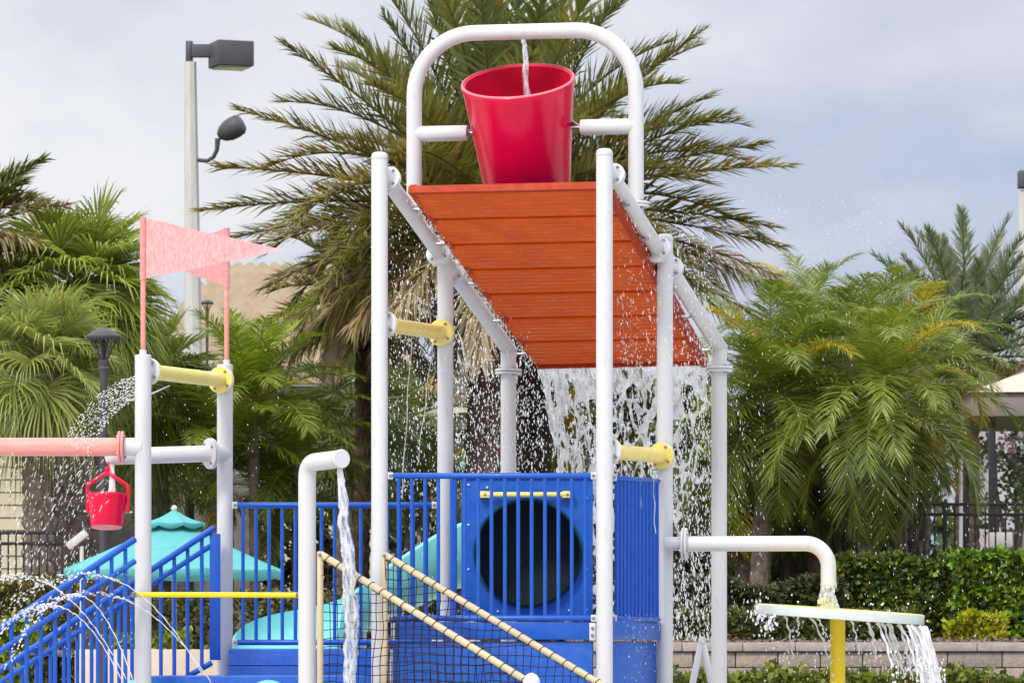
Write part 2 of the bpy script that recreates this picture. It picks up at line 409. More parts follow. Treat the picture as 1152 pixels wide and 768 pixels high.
def railing(name, parent, a, c, ytop, ybot, nb, Ya, Yc, r=.022, rb=.0135, ytop2=None, ybot2=None, skip=(), ext=0.0, m=None):
    ytop2 = ytop if ytop2 is None else ytop2; ybot2 = ybot if ybot2 is None else ybot2
    m = m or M['blue']
    T0 = Vector((a.x, a.y, zat(ytop, Ya))); T1 = Vector((c.x, c.y, zat(ytop2, Yc)))
    B0 = Vector((a.x, a.y, zat(ybot, Ya))); B1 = Vector((c.x, c.y, zat(ybot2, Yc)))
    b = MB(); b.tube([T0, T1], r, 14, bev=.004)
    o = b.build(name, m, parent)
    b = MB(); b.tube([B0, B1], r, 14, bev=.004); b.build('bottom_rail', m, o)
    for k in range(nb):
        if k in skip: continue
        t = (k + .5) / nb
        b = MB(); b.tube([lerp(B0, B1, t), lerp(T0, T1, t)], rb, 8, False); b.build('baluster', m, o)
    for p in (T0, T1, B0, B1):
        d = (T1 - T0).normalized() * (1 if p in (T0, B0) else -1)
        b = MB(); b.box(p - d * .012, (.04, .05, .05), 0, None, .006); b.disc(p + Vector((0, -.025, 0)) - d * .01, (0, 1, 0), .013, .012, 8, 1, .003)
        b.build('rail_bracket', WB, o)
    return o
railing('guard_railing', tower, W(441, 700, 32.0), W(666, 700, 31.71), 535, 695, 15, 32.0, 31.7)
railing('guard_railing', tower, P['P4'] + Vector((.075, .12, 0)), P['P5'] + Vector((-.05, -.14, 0)), 537, 695, 12, 31.82, 32.66, ytop2=541, ybot2=696.5, r=.018, rb=.015)

# panel with the round crawl hole
def hole_panel(b, x0, x1, z0, z1, cx, cz, r, y, th):
    n = 72; inner = []; outer = []
    for k in range(n):
        a = 2 * pi * k / n; dx, dz = cos(a), sin(a)
        tx = ((x1 - cx) / dx) if dx > 1e-6 else (((x0 - cx) / dx) if dx < -1e-6 else 1e9)
        tz = ((z1 - cz) / dz) if dz > 1e-6 else (((z0 - cz) / dz) if dz < -1e-6 else 1e9)
        t = min(tx, tz); inner.append((cx + r * dx, cz + r * dz)); outer.append((cx + t * dx, cz + t * dz))
    # snap the nearest outer samples to the corners
    for (qx, qz) in ((x0, z0), (x1, z0), (x0, z1), (x1, z1)):
        k = min(range(n), key=lambda i: (outer[i][0] - qx) ** 2 + (outer[i][1] - qz) ** 2); outer[k] = (qx, qz)
    V = []
    for yy in (y, y + th):
        V += [(x, yy, z) for x, z in inner]; V += [(x, yy, z) for x, z in outer]
    Fc = []
    for k in range(n):
        k2 = (k + 1) % n
        Fc += [(k, k2, n + k2, n + k), (2 * n + k2, 2 * n + k, 3 * n + k, 3 * n + k2), (k2, k, 2 * n + k, 2 * n + k2), (n + k, n + k2, 3 * n + k2, 3 * n + k)]
    b.add(V, Fc)
YT = 32.75
hc = W(594, 622, YT); hr = PX(60, YT)
b = MB(); p0 = W(519, 693, YT); p1 = W(667, 537, YT)
hole_panel(b, p0.x, p1.x, p0.z, p1.z, hc.x, hc.z, hr, YT, .03)
for (qx, qy) in ((527, 545), (527, 590), (527, 640), (527, 685), (660, 560), (660, 640), (660, 685), (548, 548), (640, 686), (560, 687)):
    b.disc(W(qx, qy, YT - .005), (0, 1, 0), .009, .014, 8, 1, .002)
pan = b.build('tunnel_panel', [M['bluesplash'], M['white']], tower, 30)
b = MB()
for k in range(2):
    pass
b.tube([W(508, 537, YT), W(669, 537, YT)], .018, 10); b.tube([W(512, 537, YT), W(512, 697, YT)], .014, 8); b.build('panel_frame', M['blue'], pan)
b = MB(); a0, a1 = W(541, 556, YT - .06), W(643, 556, YT - .06)
b.tube([a0, a1], .019, 12, bev=.004)
for e in (a0 + Vector((.03, 0, 0)), a1 - Vector((.03, 0, 0))):
    b.box(e + Vector((0, .02, 0)), (.08, .07, .05), 0, None, .008); b.disc(e - Vector((0, .018, 0)), (0, 1, 0), .01, .012, 8, 1, .003)
b.build('grab_bar', [M['yellow'], M['bolt']], pan)
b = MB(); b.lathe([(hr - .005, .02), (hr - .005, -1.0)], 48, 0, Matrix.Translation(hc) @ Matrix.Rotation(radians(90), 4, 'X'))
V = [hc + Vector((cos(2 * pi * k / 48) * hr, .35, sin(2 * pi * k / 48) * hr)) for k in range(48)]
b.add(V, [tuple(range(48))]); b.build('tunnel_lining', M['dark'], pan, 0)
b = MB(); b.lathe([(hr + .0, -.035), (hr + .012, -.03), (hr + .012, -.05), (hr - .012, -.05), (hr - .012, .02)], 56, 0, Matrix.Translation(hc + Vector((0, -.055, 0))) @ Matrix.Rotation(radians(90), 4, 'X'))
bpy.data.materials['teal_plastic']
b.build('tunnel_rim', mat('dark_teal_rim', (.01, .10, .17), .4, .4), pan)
# outlet pipe over the splash disc
j = W(748, 611, 32.7); e1 = W(912, 613, 32.55)
elb = []; rr = .17
cxp = W(932, 611, 32.5)
for k in range(0, 11):
    a = pi / 2 * k / 10; elb.append(Vector((cxp.x - rr + rr * sin(a), 32.5, cxp.z - rr + rr * cos(a))))
b = MB(); st = W(770, 611.5, 32.68)
b.tube([st] + elb + [W(932, 656, 32.5)], .0565, 22, caps=True); op = b.build('outlet_pipe', M['white'], tower)
b = MB(); b.tube([j, st], .05, 20); b.build('pipe_stub', M['white'], op); flange_pair(op, st + Vector((.012, 0, 0)), (1, -.15, 0), .12)
b = MB(); b.tube([W(932, 655, 32.5), W(932, 658, 32.5), W(932, 659, 32.5)], [.0565, .0595, .0565], 22); b.build('pipe_collar', M['white'], op)

# ------------------------------------------------------------------ tipping bucket
rc = W(582.5, 91, 32.4)
Mb = Matrix.Translation(rc) @ Matrix.Rotation(radians(-5.6), 4, 'Y') @ Matrix.Rotation(radians(24), 4, 'X')
bk = thing('tipping_bucket', 'huge crimson tipping bucket hung in white arch above the orange roof', 'bucket', Mb @ Vector((0, 0, -.95)))
def bucket_body(b, Mx, r0, r1, h, th=.022):
    b.lathe([(.01, -h), (r1 * .96, -h), (r1, -h + .02), (lerp(r1, r0, .5), -h / 2), (r0, -.05), (r0 + .010, -.02), (r0 + .010, -.006), (r0 + .004, 0)], 64, 0, Mx)
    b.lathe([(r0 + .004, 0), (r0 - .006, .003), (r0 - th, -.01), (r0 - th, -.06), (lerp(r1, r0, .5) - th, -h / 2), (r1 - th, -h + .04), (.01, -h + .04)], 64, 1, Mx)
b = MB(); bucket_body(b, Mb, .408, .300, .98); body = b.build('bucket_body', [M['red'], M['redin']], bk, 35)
b = MB()
prof = [(.402, .006), (.412, .004), (.417, -.006), (.415, -.016)]
b.lathe(prof, 64, 0, Mb); b.build('rim', M['pinkrim'], bk, 50)
for sx in (-1, 1):
    b = MB(); px_ = along(.0, 0); tgt = along((529 - 466) / F * 32.5, zat(148.5, 32.45)) if sx < 0 else along(al - (715 - 650) / F * 32.4, zat(146, 32.45))
    loc = Mb.inverted() @ tgt
    rr_ = lerp(.405, .285, -loc.z / .95)
    q = Mb @ Vector((sx * (rr_ - .01), 0, loc.z)); b.tube([tgt + Vector((sx * .012, 0, 0)), q], .02, 12); b.disc(q + (tgt - q).normalized() * .01, (1, 0, 0), .04, .02, 14)
    b.build('pivot_boss', M['bolt'], bk)

# ------------------------------------------------------------------ spout post, net ramp
SP = W(345.5, 700, 31.2); SP.z = 0
spout = thing('spout_post', 'white bent spout post pouring water beside the rope net ramp', 'water spout', SP)
zt = zat(522, 31.2); ed = Vector((.28, -.42, .055)).normalized()
pts = [SP, SP + Vector((0, 0, zt - .10))]
for k in range(1, 9):
    t = k / 8; a = SP + Vector((0, 0, zt - .10)); c = SP + Vector((0, 0, zt)); e = c + ed * .10
    pts.append(a * (1 - t) ** 2 + c * 2 * t * (1 - t) + e * t * t)
end = SP + Vector((0, 0, zt)) + Vector((PX(41, 31.2), -.42, .02)); pts.append(end)
b = MB(); b.tube(pts, .062, 24); b.build('pipe', M['white'], spout, 50)
dd = (pts[-1] - pts[-2]).normalized()
b = MB(); b.disc(end + dd * .002, dd, .066, .02, 28); b.build('end_cap', M['white'], spout)

N0 = W(361, 623, 31.05); N1 = W(597, 768, 30.25); Fr0 = W(433.5, 624, 31.85); Fr1 = W(672, 767, 31.05)
net = thing('net_ramp', 'rope net climbing ramp with two tan rails sloping down from the tower', 'climbing net', Vector(((N0.x + Fr1.x) / 2, 31.1, 0)))
for (a, c) in ((N0, N1), (Fr0, Fr1)):
    e = lerp(a, c, 1.55)
    b = MB(); b.tube([a, e], .0245, 14, bev=.004); rl = b.build('rail', M['tan'], net)
    b = MB(); b.tube([Vector((a.x - .005, a.y, .1)), Vector((a.x - .005, a.y, a.z + .02))], .023, 12, bev=.006); b.disc(a + Vector((-.005, -.026, -.005)), (0, 1, 0), .014, .012, 8, 1, .003)
    b.build('rail_post', [M['tan'], M['bolt']], net)
    b = MB(); d = (e - a); L = d.length; dn = d.normalized(); nw = int(L / .098)
    ref = dn.cross(Vector((0, 0, 1))).normalized(); up = ref.cross(dn); pp = []
    for k in range(nw - 1):
        s0 = .06 + k * .098 + random.uniform(-.01, .01)
        for q in range(15):
            t = 2 * pi * q / 14 - pi / 2; pp.append(a + dn * (s0 + .032 * q / 14) + (ref * cos(t) + up * sin(t)) * .0275)
    b.tube(pp, .0027, 5, False)
    b.build('lashing', M['rope'], rl)
    # net below the rail: knotted square mesh that sags a little
    b = MB(); S = .062; hd = Vector((d.x, d.y, 0)).normalized(); HL = Vector((d.x, d.y, 0)).length
    zbot = max(.3, e.z - .3)
    def npt(h, z, a=a, hd=hd, HL=HL, d=d):
        zr = a.z + d.z * h / HL
        f = max(0, min(1, (zr - z) / 1.2))
        sag = -.035 * sin(pi * min(1, max(0, (zr - z) / .9))) * (.6 + .4 * sin(h * 5))
        w = noise.noise_vector(Vector((h * 6, z * 6, a.y * 3))) * .016 + noise.noise_vector(Vector((h * 2, z * 2, a.y))) * .03
        return Vector((a.x + hd.x * h + w.x, a.y + hd.y * h + w.y, z + w.z + .04 * sin(h * 2.2) * f))
    hN = int(HL / S)
    for k in range(hN + 1):
        h = k * S; zr = a.z + d.z * h / HL; pp = []
        z = zr
        while z > zbot:
            pp.append(npt(h, z)); z -= .045
        if len(pp) > 1: b.tube(pp, .0031, 5, False)
    z = zbot
    while z < a.z - .02:
        hmax = HL * (a.z - z) / -d.z; pp = []
        h = 0
        while h < min(HL, hmax): pp.append(npt(h, z)); h += .045
        pp.append(npt(min(HL, hmax), z))
        if len(pp) > 1: b.tube(pp, .0031, 5, False)
        z += S
    b.build('net', M['rope'], net, 60)

# ------------------------------------------------------------------ flag posts and their pipes
FA = W(161, 700, 32.0); FA.z = 0; FB = W(253, 700, 33.4); FB.z = 0
def flag_post(name, base, Y, ytop, yflag0, yflag1, xf, yt, label, xpole, fm):
    o = thing(name, label, 'flag post', base, 'flag posts over the stair')
    zt = zat(ytop, Y); b = MB()
    b.tube([base, base + Vector((0, 0, zt - .004)), base + Vector((0, 0, zt))], [RP, RP, RP - .005], 24); b.build('post', M['white'], o, 35)
    b = MB(); s = W(xpole, ytop, Y); s.z = zt
    b.tube([s, s + Vector((0, 0, .035))], .026, 14); b.build('socket', M['white'], o)
    b = MB(); top = W(xpole, yflag0, Y); b.tube([s + Vector((0, 0, .03)), top], .0185, 12, bev=.004); pole = b.build('flag_pole', M['coral'], o)
    b = MB(); b.tube([W(xpole, yflag0 + .5, Y), W(xpole, yflag1 + 1, Y)], .0235, 12); b.build('sleeve', M['flag2'], pole)
    # triangular pennant with ripples
    b = MB(); n = 22; a0 = W(xpole, yflag0 + 1, Y); a1 = W(xpole, yflag1, Y); tip = xf
    V = []; Fc = []
    for th in (0, .006):
        for i in range(n + 1):
            t = i / n
            for k in range(9):
                s_ = k / 8; p = lerp(lerp(a0, a1, s_), tip, t)
                wv = .02 * sin(t * 9 + s_ * 1.3) * t * (1 - .5 * t); V.append(p + Vector((0, wv + th, .006 * sin(t * 12) * (1 - t))))
    m_ = (n + 1) * 9
    for i in range(n):
        for k in range(8):
            q = i * 9 + k; Fc.append((q, q + 1, q + 10, q + 9)); Fc.append((m_ + q, m_ + q + 9, m_ + q + 10, m_ + q + 1))
    for i in range(n):
        q = i * 9; Fc.append((q, q + 9, m_ + q + 9, m_ + q)); q += 8; Fc.append((q + 9, q, m_ + q, m_ + q + 9))
    b.add(V, Fc); b.build('flag', M[fm], pole, 60)
    return o
fpa = flag_post('flag_post', FA, 32.0, 399, 244, 314, W(319, 281, 31.5), 0, 'nearer white flag post whose long faded red pennant points at the big palm', 161, 'flag')
fpb = flag_post('flag_post', FB, 33.4, 410, 256, 323, W(166, 289, 34.2), 0, 'farther white flag post whose red pennant tucks behind the longer one', 255, 'flag2')
spray_bar(fpa, W(161, 417, 32.0), W(253, 428, 33.4))
# coral pipe
def coral(b):
    a = W(-120, 502.5, 32.0); c = W(137, 502.5, 32.0)
    b.tube([a, c], .066, 22)
    pass
coralp = thing('water_pipe', 'thick coral pink pipe running level into the nearer flag post', 'pipe', W(40, 502.5, 32.0))
b = MB(); coral(b); b.build('pink_pipe', M['coral'], coralp); flange_pair(coralp, W(138, 502.5, 32.0), (1, 0, 0), .115, m=[M['coral'], M['bolt']])
b = MB(); b.tube([W(140, 502.5, 32), W(160, 502.5, 32)], .066, 20); b.build('white_stub', M['white'], coralp)
# white arm behind, carrying the small bucket
b = MB(); fl = W(236, 510, 33.2); tip = W(121, 513.5, 32.75); fd = (fl - tip).normalized()
pts = [fl, tip + fd * .06]
b.tube([fl, tip + fd * .02, tip + fd * .002, tip - fd * .012], [.062, .062, .05, .025], 22); arm = b.build('bucket_arm', M['white'], fpb)
b = MB(); b.tube([fl, W(253, 510, 33.4)], .062, 18); b.build('pipe_stub', M['white'], arm); flange_pair(arm, fl - fd * .006, -fd, .115)
b = MB(); tz = W(126, 524, 32.76); b.tube([tz + Vector((0, 0, .02)), tz - Vector((0, 0, .02))], .02, 12); b.build('nozzle', M['white'], arm)

sb = thing('small_bucket', 'small red bucket hanging by its handle under a white pipe', 'bucket', W(121, 597, 32.7))
Ms = Matrix.Translation(W(120.5, 557, 32.7)) @ Matrix.Rotation(radians(0), 4, 'Y') @ Matrix.Rotation(radians(-9), 4, 'X')
b = MB(); h = PX(36.5, 32.7)
b.lathe([(.152, 0), (.155, -.012), (.146, -.03), (.115, -h + .006), (.113, -h)], 40, 0, Ms)
b.lathe([(.152, 0), (.143, -.002), (.105, -h + .02), (.004, -h + .02)], 40, 0, Ms); b.lathe([(.113, -h), (.1, -h - .002), (.004, -h - .002)], 40, 1, Ms)
b.build('bucket_body', [M['red'], M['pinkrim']], sb, 40)
b = MB(); ap = W(121, 531, 32.72); hl = W(99, 545, 32.7); hrr = W(143.5, 546, 32.7)
for (a, c) in ((ap, hl), (ap, hrr)): b.tube([a, c], .014, 8, bev=.003)
b.box(W(98.5, 560, 32.68), (.022, .035, .20), 0, None, .004); b.box(W(144, 560, 32.68), (.022, .035, .20), 0, None, .004); b.box(ap + Vector((0, 0, .01)), (.035, .03, .06), 0, None, .006)
b.tube([W(94, 575, 32.68), W(103, 575, 32.68)], .008, 8, True, 1); b.tube([W(139, 576, 32.68), W(149, 576, 32.68)], .008, 8, True, 1)
b.build('handle', [M['red'], M['bolt']], sb)
b = MB(); b.tube([W(122, 518, 32.74), W(121, 533, 32.72)], .006, 6); b.build('hanger', M['red'], sb)

yb = thing('yellow_bar', 'thin yellow bar running level between flag post and spout post', 'bar', W(242, 669, 31.6))
b = MB(); b.tube([W(149, 668.5, 31.85), W(334, 669, 31.25)], .0195, 14, bev=.004); b.build('bar', M['byellow'], yb)
b = MB(); b.disc(W(336, 669, 31.24), (1, 0, 0), .025, .02, 12); b.build('end_bolt', M['bolt'], yb); b = MB(); b.disc(W(151.5, 668.5, 31.84), (0, 1, 0), .022, .05, 12); b.build('end_bolt', M['bolt'], yb)

# ------------------------------------------------------------------ stair railings
def stair_rail(label, Y0, Y1, tops, bots, bal, endpost, Yf):
    o = thing('stair_railing', label, 'railing', W(80, 800, (Y0 + Y1) / 2), 'blue stair railings')
    for (nm, ((x0, y0), (x1, y1))) in (('top_rail', tops), ('lower_rail', bots)):
        b = MB(); b.tube([W(x0, y0, Y0), W(x1, y1, Y1)], .024 if nm == 'top_rail' else .021, 14, bev=.004); b.build(nm, M['blue'], o)
    (x0, y0), (x1, y1) = tops
    for x in bal:
        t = (x - x0) / (x1 - x0); Y = lerp(Y0, Y1, t); a = W(x, lerp(y0, y1, t), Y)
        b = MB(); zb = max(.15, a.z - 1.0); b.tube([Vector((a.x, a.y, zb)), a], .0145, 8, False); b.build('baluster', M['blue'], o)
    if endpost:
        b = MB(); b.tube([W(196, 769, 33.1), W(238, 745, 33.2)], .022, 12, bev=.004); b.build('kick_rail', M['blue'], o)
        b = MB(); x, y, w = endpost; p = W(x, y, Y1); b.box(Vector((p.x, p.y, (p.z + zat(742, Y1)) / 2)), (PX(w, Y1), .05, p.z - zat(742, Y1)), 0, None, .005); b.build('end_post', M['blue'], o)
    return o
stair_rail('blue stair handrail nearest the viewer, ending at the nearer flag post', 31.0, 31.7, ((-60, 746.5), (152, 606)), ((-60, 772), (152, 630.5)), [-35, -19, -3, 13, 30, 46, 62, 77.5, 93.5, 110, 125.5, 141], None, 0)
stair_rail('blue stair handrail behind the other, rising to the farther flag post', 32.0, 33.2, ((-60, 793), (241, 593.5)), ((-60, 806), (237, 613.5)), [25, 41, 57, 72, 87, 103, 118.5, 134, 148.5, 181, 196, 211, 227], (242, 600, 12), 0)

# back railing, steps, front deck
bf = thing('platform_railing', 'long blue railing behind the net ramp along the low platform', 'railing', W(376, 727, 33.3))
ro = railing('rail_panel', bf, W(266, 700, 33.3), W(487, 700, 33.3), 568, 722, 15, 33.3, 33.3)
pf = thing('step_platform', 'blue stepped platform with two risers under the long railing', 'platform', W(343, 760, 33.4))
b = MB(); z = zat(729, 33.2); a0 = W(257, 0, 33.2).x; a1 = W(436, 0, 33.2).x
b.box(((a0 + a1) / 2, 33.6, z / 2), (a1 - a0, .8, z), 0, None, .012); b.build('upper_step', M['bluesplash'], pf, 30)
b = MB(); z2 = zat(746.5, 33.15); b.box(((a0 + a1) / 2, 33.199, z2 - .004), (a1 - a0 + .004, .012, .010), 0, None, .003); b.build('crease_strip', M['blue'], pf, 30)  # raised strip added to draw the crease line between the risers
b = MB(); z3 = zat(759.5, 32.3); a0 = W(168, 0, 32.3).x; a1 = W(436, 0, 32.3).x
b.box(((a0 + a1) / 2, 32.66, z3 / 2), (a1 - a0, .70, z3), 0, None, .012); b.build('lower_deck', M['bluesplash'], pf, 30)
b = MB()
for x in (302, 152):
    b.lathe([(.001, .02), (.15, .02), (.17, .012), (.18, 0), (.18, -.02)], 36, 0, Matrix.Translation(W(x, 792, 32.30)) @ Matrix.Rotation(radians(90), 4, 'X'))
b.build('porthole', M['teal'], pf)

# teal slide behind the tower
sl = thing('water_slide', 'teal open water slide curving down behind the net ramp', 'slide', Vector((-1.2, 35.0, 0)))
cp = [Vector((.15, 34.9, 1.62)), Vector((-.3, 35.0, 1.58)), Vector((-.75, 35.1, 1.40)), Vector((-1.2, 35.15, 1.18)), Vector((-1.50, 35.1, 1.06)), Vector((-1.70, 34.9, .98)), Vector((-1.76, 34.55, .94)), Vector((-1.74, 34.2, .90))]
cps = []
for i in range(len(cp) - 1):
    p0, p1, p2, p3 = cp[max(0, i - 1)], cp[i], cp[i + 1], cp[min(len(cp) - 1, i + 2)]
    for k in range(6):
        t = k / 6; cps.append(.5 * ((2 * p1) + (p2 - p0) * t + (2 * p0 - 5 * p1 + 4 * p2 - p3) * t * t + (3 * p1 - p0 - 3 * p2 + p3) * t ** 3))
cps.append(cp[-1])
V = []; Fc = []; nc = 26
for i, p in enumerate(cps):
    t = (cps[min(i + 1, len(cps) - 1)] - cps[max(0, i - 1)]); t.z = 0; t.normalize(); s_ = Vector((t.y, -t.x, 0))
    hgt = lerp(.50, .30, min(1, i / 22)) * (1 if i < 27 else lerp(1, .12, ((i - 27) / 15) ** 1.4))
    for k in range(nc):
        u = k / (nc / 2 - 1) if k < nc / 2 else (nc - 1 - k) / (nc / 2 - 1)
        w = .40 if k < nc / 2 else .43; ang = (u - .5) * pi
        zz = hgt * (1 - cos(ang) ** .8) if abs(cos(ang)) > 1e-6 else hgt
        V.append(p + s_ * (sin(ang) * w) + Vector((0, 0, zz - (0 if k < nc / 2 else .03))))
for i in range(len(cps) - 1):
    for k in range(nc):
        k2 = (k + 1) % nc; Fc.append((i * nc + k, i * nc + k2, (i + 1) * nc + k2, (i + 1) * nc + k))
Fc.append(tuple(range(nc))); Fc.append(tuple((len(cps) - 1) * nc + k for k in range(nc - 1, -1, -1)))
b = MB(); b.add(V, Fc); b.build('trough', M['teal'], sl, 50)
for p in (cp[1], cp[3], cp[5]):
    b = MB(); b.tube([Vector((p.x, p.y, 0)), Vector((p.x, p.y, p.z))], .05, 14); b.build('support_leg', M['white'], sl)

# splash disc
dk = thing('splash_disc', 'pale round splash disc on a bright yellow post with water running off', 'splash disc', Vector((W(942, 0, 32.6).x, 32.6, 0)))
dc = W(944.5, 689.5, 32.6); Md = Matrix.Translation(dc) @ Matrix.Rotation(radians(3.9), 4, 'Y') @ Matrix.Rotation(radians(1.4), 4, 'X')
M['discwhite'] = mat('wet_white_disc', (.58, .64, .61), .25, .5, vary=.08, vscale=9, stretch=(1, 1, .2), coat=.3)
b = MB(); R_ = PX(95.5, 32.6)
b.lathe([(.001, .032), (R_ - .02, .032), (R_ - .004, .030)], 72, 1, Md); b.lathe([(R_ - .004, .030), (R_, .024), (R_, -.036), (R_ - .01, -.04), (.001, -.04)], 72, 0, Md); b.build('disc', [M['discwhite'], M['yellow']], dk, 35)
b = MB(); pc = W(942.3, 695, 32.6); b.tube([Vector((pc.x, pc.y, 0)), pc], .056, 24); b.build('post', M['byellow'], dk)

# A-frame stand and white cap
af = thing('a_frame_stand', 'white A shaped stand behind the right hand tower post'.replace('right hand ', ''), 'stand', W(789, 790, 36))
for (x, y) in ((774, 772), (805, 772)):
    for dY in (0, .3):
        b = MB(); t0 = W(790, 719, 36 + dY); e = lerp(t0, W(x, y, 36 + dY), 2.1); e.z = .02; b.tube([t0, e], .027, 12, bev=.006); b.build('leg', M['white'], af)
b = MB(); b.tube([W(790, 720, 35.97), W(790, 720, 36.33)], .034, 14, bev=.006); b.build('crossbar', M['white'], af)
wc = thing('short_post', 'low white post with a domed cap at foot of net ramp', 'post', Vector((W(598, 0, 30.1).x, 30.1, 0)))
b = MB(); c = W(598, 768, 30.1); b.tube([Vector((c.x, c.y, 0)), c - Vector((0, 0, .03))], .05, 20); b.build('shaft', M['white'], wc)
b = MB(); b.tube([c - Vector((0, 0, .04)), c - Vector((0, 0, .01)), c + Vector((0, 0, .03)), c + Vector((0, 0, .058)), c + Vector((0, 0, .072))], [.058, .062, .055, .035, .004], 22); b.build('cap', M['white'], wc, 80)

# ------------------------------------------------------------------ leaves and palms
def jit(c, a): 
    k = 1 + random.uniform(-a, a); return (max(0, c[0] * k * (1 + random.uniform(-a, a) * .5)), max(0, c[1] * k), max(0, c[2] * k))
def mixc(a, b, t): return tuple(a[i] + (b[i] - a[i]) * t for i in range(3))
UP = Vector((0, 0, 1))
def frond(b, base, az, elev, L, droop, nleaf, leafL, leafW, colr, colr2=None, fwd=(68, 24), vee=32, sag=.10, petiole=.10, rcol=(.16, .14, .04), rr=.02, tw=0.0, wild=.12, vj=14):
    nseg = 16; p = Vector(base); pts = [p.copy()]; e = elev; T = []
    for i in range(nseg):
        s = (i + .5) / nseg
        t = Vector((cos(az) * cos(e), sin(az) * cos(e), sin(e))); T.append(t)
        p = p + t * (L / nseg); pts.append(p.copy())
        e -= droop / nseg * (0.35 + 1.3 * s); az += tw / nseg
    T.append(T[-1])
    b.tube(pts, [rr * (1 - .85 * i / nseg) for i in range(nseg + 1)], 4, False, 0, rcol)
    for k in range(nleaf):
        s = petiole + (1 - petiole) * (k + random.random() * .8) / nleaf
        fi = s * nseg; i = min(nseg - 1, int(fi)); q = lerp(pts[i], pts[i + 1], fi - i); t = T[i]
        side = t.cross(UP)
        if side.length < .05: side = Vector((sin(az), -cos(az), 0))
        side.normalize(); nrm = side.cross(t).normalized()
        if nrm.z < 0 and abs(t.z) < .95: nrm = -nrm
        fa = radians(lerp(fwd[0], fwd[1], s ** 1.2)); prof = (.45 + .55 * sin(pi * min(1, (s * 1.05)) ** .8)) if s < .6 else lerp(1.0, .42, (s - .6) / .4)
        for sg in (-1, 1):
            if random.random() < .03: continue
            v = radians(vee + random.uniform(-vj, vj)); ff = fa + random.uniform(-wild, wild)
            d = t * cos(ff) + (side * (sg * cos(v)) + nrm * sin(v)) * sin(ff); d.normalize()
            l = leafL * prof * random.uniform(.85, 1.1); w = d.cross(nrm + side * random.uniform(-.5, .5)); 
            if w.length < .01: continue
            w = w.normalized() * leafW * .5
            g = -UP * (sag * l * random.uniform(.6, 1.5))
            c = jit(mixc(colr, colr2, random.random() ** 1.5) if colr2 else colr, .22)
            m1 = q + d * l * .5 + g * .28; tp = q + d * l + g * 1.15
            b.add([q - w * .6, q + w * .6, m1 + w, m1 - w, tp], [(0, 1, 2, 3), (3, 2, 4)], 0, c)
def fan(b, base, az, elev, Lp, R, nseg, colr, sag=.5, span=135, rcol=(.20, .22, .06)):
    t = Vector((cos(az) * cos(elev), sin(az) * cos(elev), sin(elev))); p = Vector(base); pts = [p.copy()]; e = elev
    for i in range(5):
        tt = Vector((cos(az) * cos(e), sin(az) * cos(e), sin(e))); p = p + tt * Lp / 5; pts.append(p.copy()); e -= .14
    b.tube(pts, .014, 4, False, 0, rcol)
    t = tt; side = t.cross(UP)
    if side.length < .05: side = Vector((1, 0, 0))
    side.normalize(); nrm = side.cross(t).normalized(); 
    rl = random.uniform(-.5, .5); side, nrm = side * cos(rl) + nrm * sin(rl), nrm * cos(rl) - side * sin(rl)
    for k in range(nseg):
        a = radians(lerp(-span, span, (k + .5) / nseg)) + random.uniform(-.03, .03)
        d = (t * cos(a) + side * sin(a) + nrm * (.32 * abs(sin(a)) + .12)).normalized()
        l = R * (.78 + .22 * cos(a * .6)) * random.uniform(.88, 1.08)
        wv = d.cross(nrm).normalized(); w0 = wv * (l * radians(span * 2 / nseg) * .5 * .34); sg = sag * random.uniform(.5, 1.4)
        P0 = p; P1 = p + d * l * .45 - UP * l * sg * .06; P2 = p + d * l * .75 - UP * l * sg * .26; P3 = p + d * l * .97 - UP * l * sg * .72
        c = jit(colr, .26); c2 = mixc(c, (.42, .36, .16), random.random() ** 3 * .7)
        fold = nrm * (.012 if k % 2 else -.012)
        b.add([P0, P1 - w0 + fold, P1 + w0 - fold, P2 - w0 * .72, P2 + w0 * .72, P3], [(0, 1, 2), (1, 3, 4, 2), (3, 5, 4)], 0, [c, c, c, c, c, c2])
def trunk(name, base, top, r0, r1, parent, m, boots=0.0):
    b = MB(); n = 22; base = Vector(base); top = Vector(top); L = (top - base).length; nr = max(8, int(L / .05)); V = []; Fc = []
    for i in range(nr + 1):
        t = i / nr; c = lerp(base, top, t) + Vector((sin(t * 2.2 + base.x) * .04, cos(t * 1.7 + base.y) * .04, 0)) * L * .15
        for k in range(n):
            a = 2 * pi * k / n; dia = abs(sin(a * 5.5 + t * L * 9)) * abs(sin(-a * 5.5 + t * L * 9))
            r = lerp(r0, r1, t) * (1 + .13 * dia + .07 * noise.noise(Vector((a * 2, t * L * 5, base.x)))) + boots * max(0, dia - .55) * (1 if t > .15 else .3)
            V.append(c + Vector((cos(a) * r, sin(a) * r, 0)))
    for i in range(nr):
        for k in range(n):
            k2 = (k + 1) % n; Fc.append((i * n + k, i * n + k2, (i + 1) * n + k2, (i + 1) * n + k))
    Fc.append(tuple((nr * n) + k for k in range(n)))
    b.add(V, Fc); return b.build(name, m, parent, 50)

OLIVE = (.18, .18, .042); OLIVE2 = (.31, .275, .06); GOLD = (.42, .30, .06); DRY = (.52, .40, .26); GREEN = (.145, .205, .055); DEEP = (.062, .115, .02); BLUEG = (.27, .33, .21); LIME = (.36, .42, .03); YEL = (.66, .50, .015); BRIGHT = (.155, .235, .026)

def palm(name, label, base, crown, group, tr=.24):
    o = thing(name, label, 'palm tree', Vector(base), group)
    return o

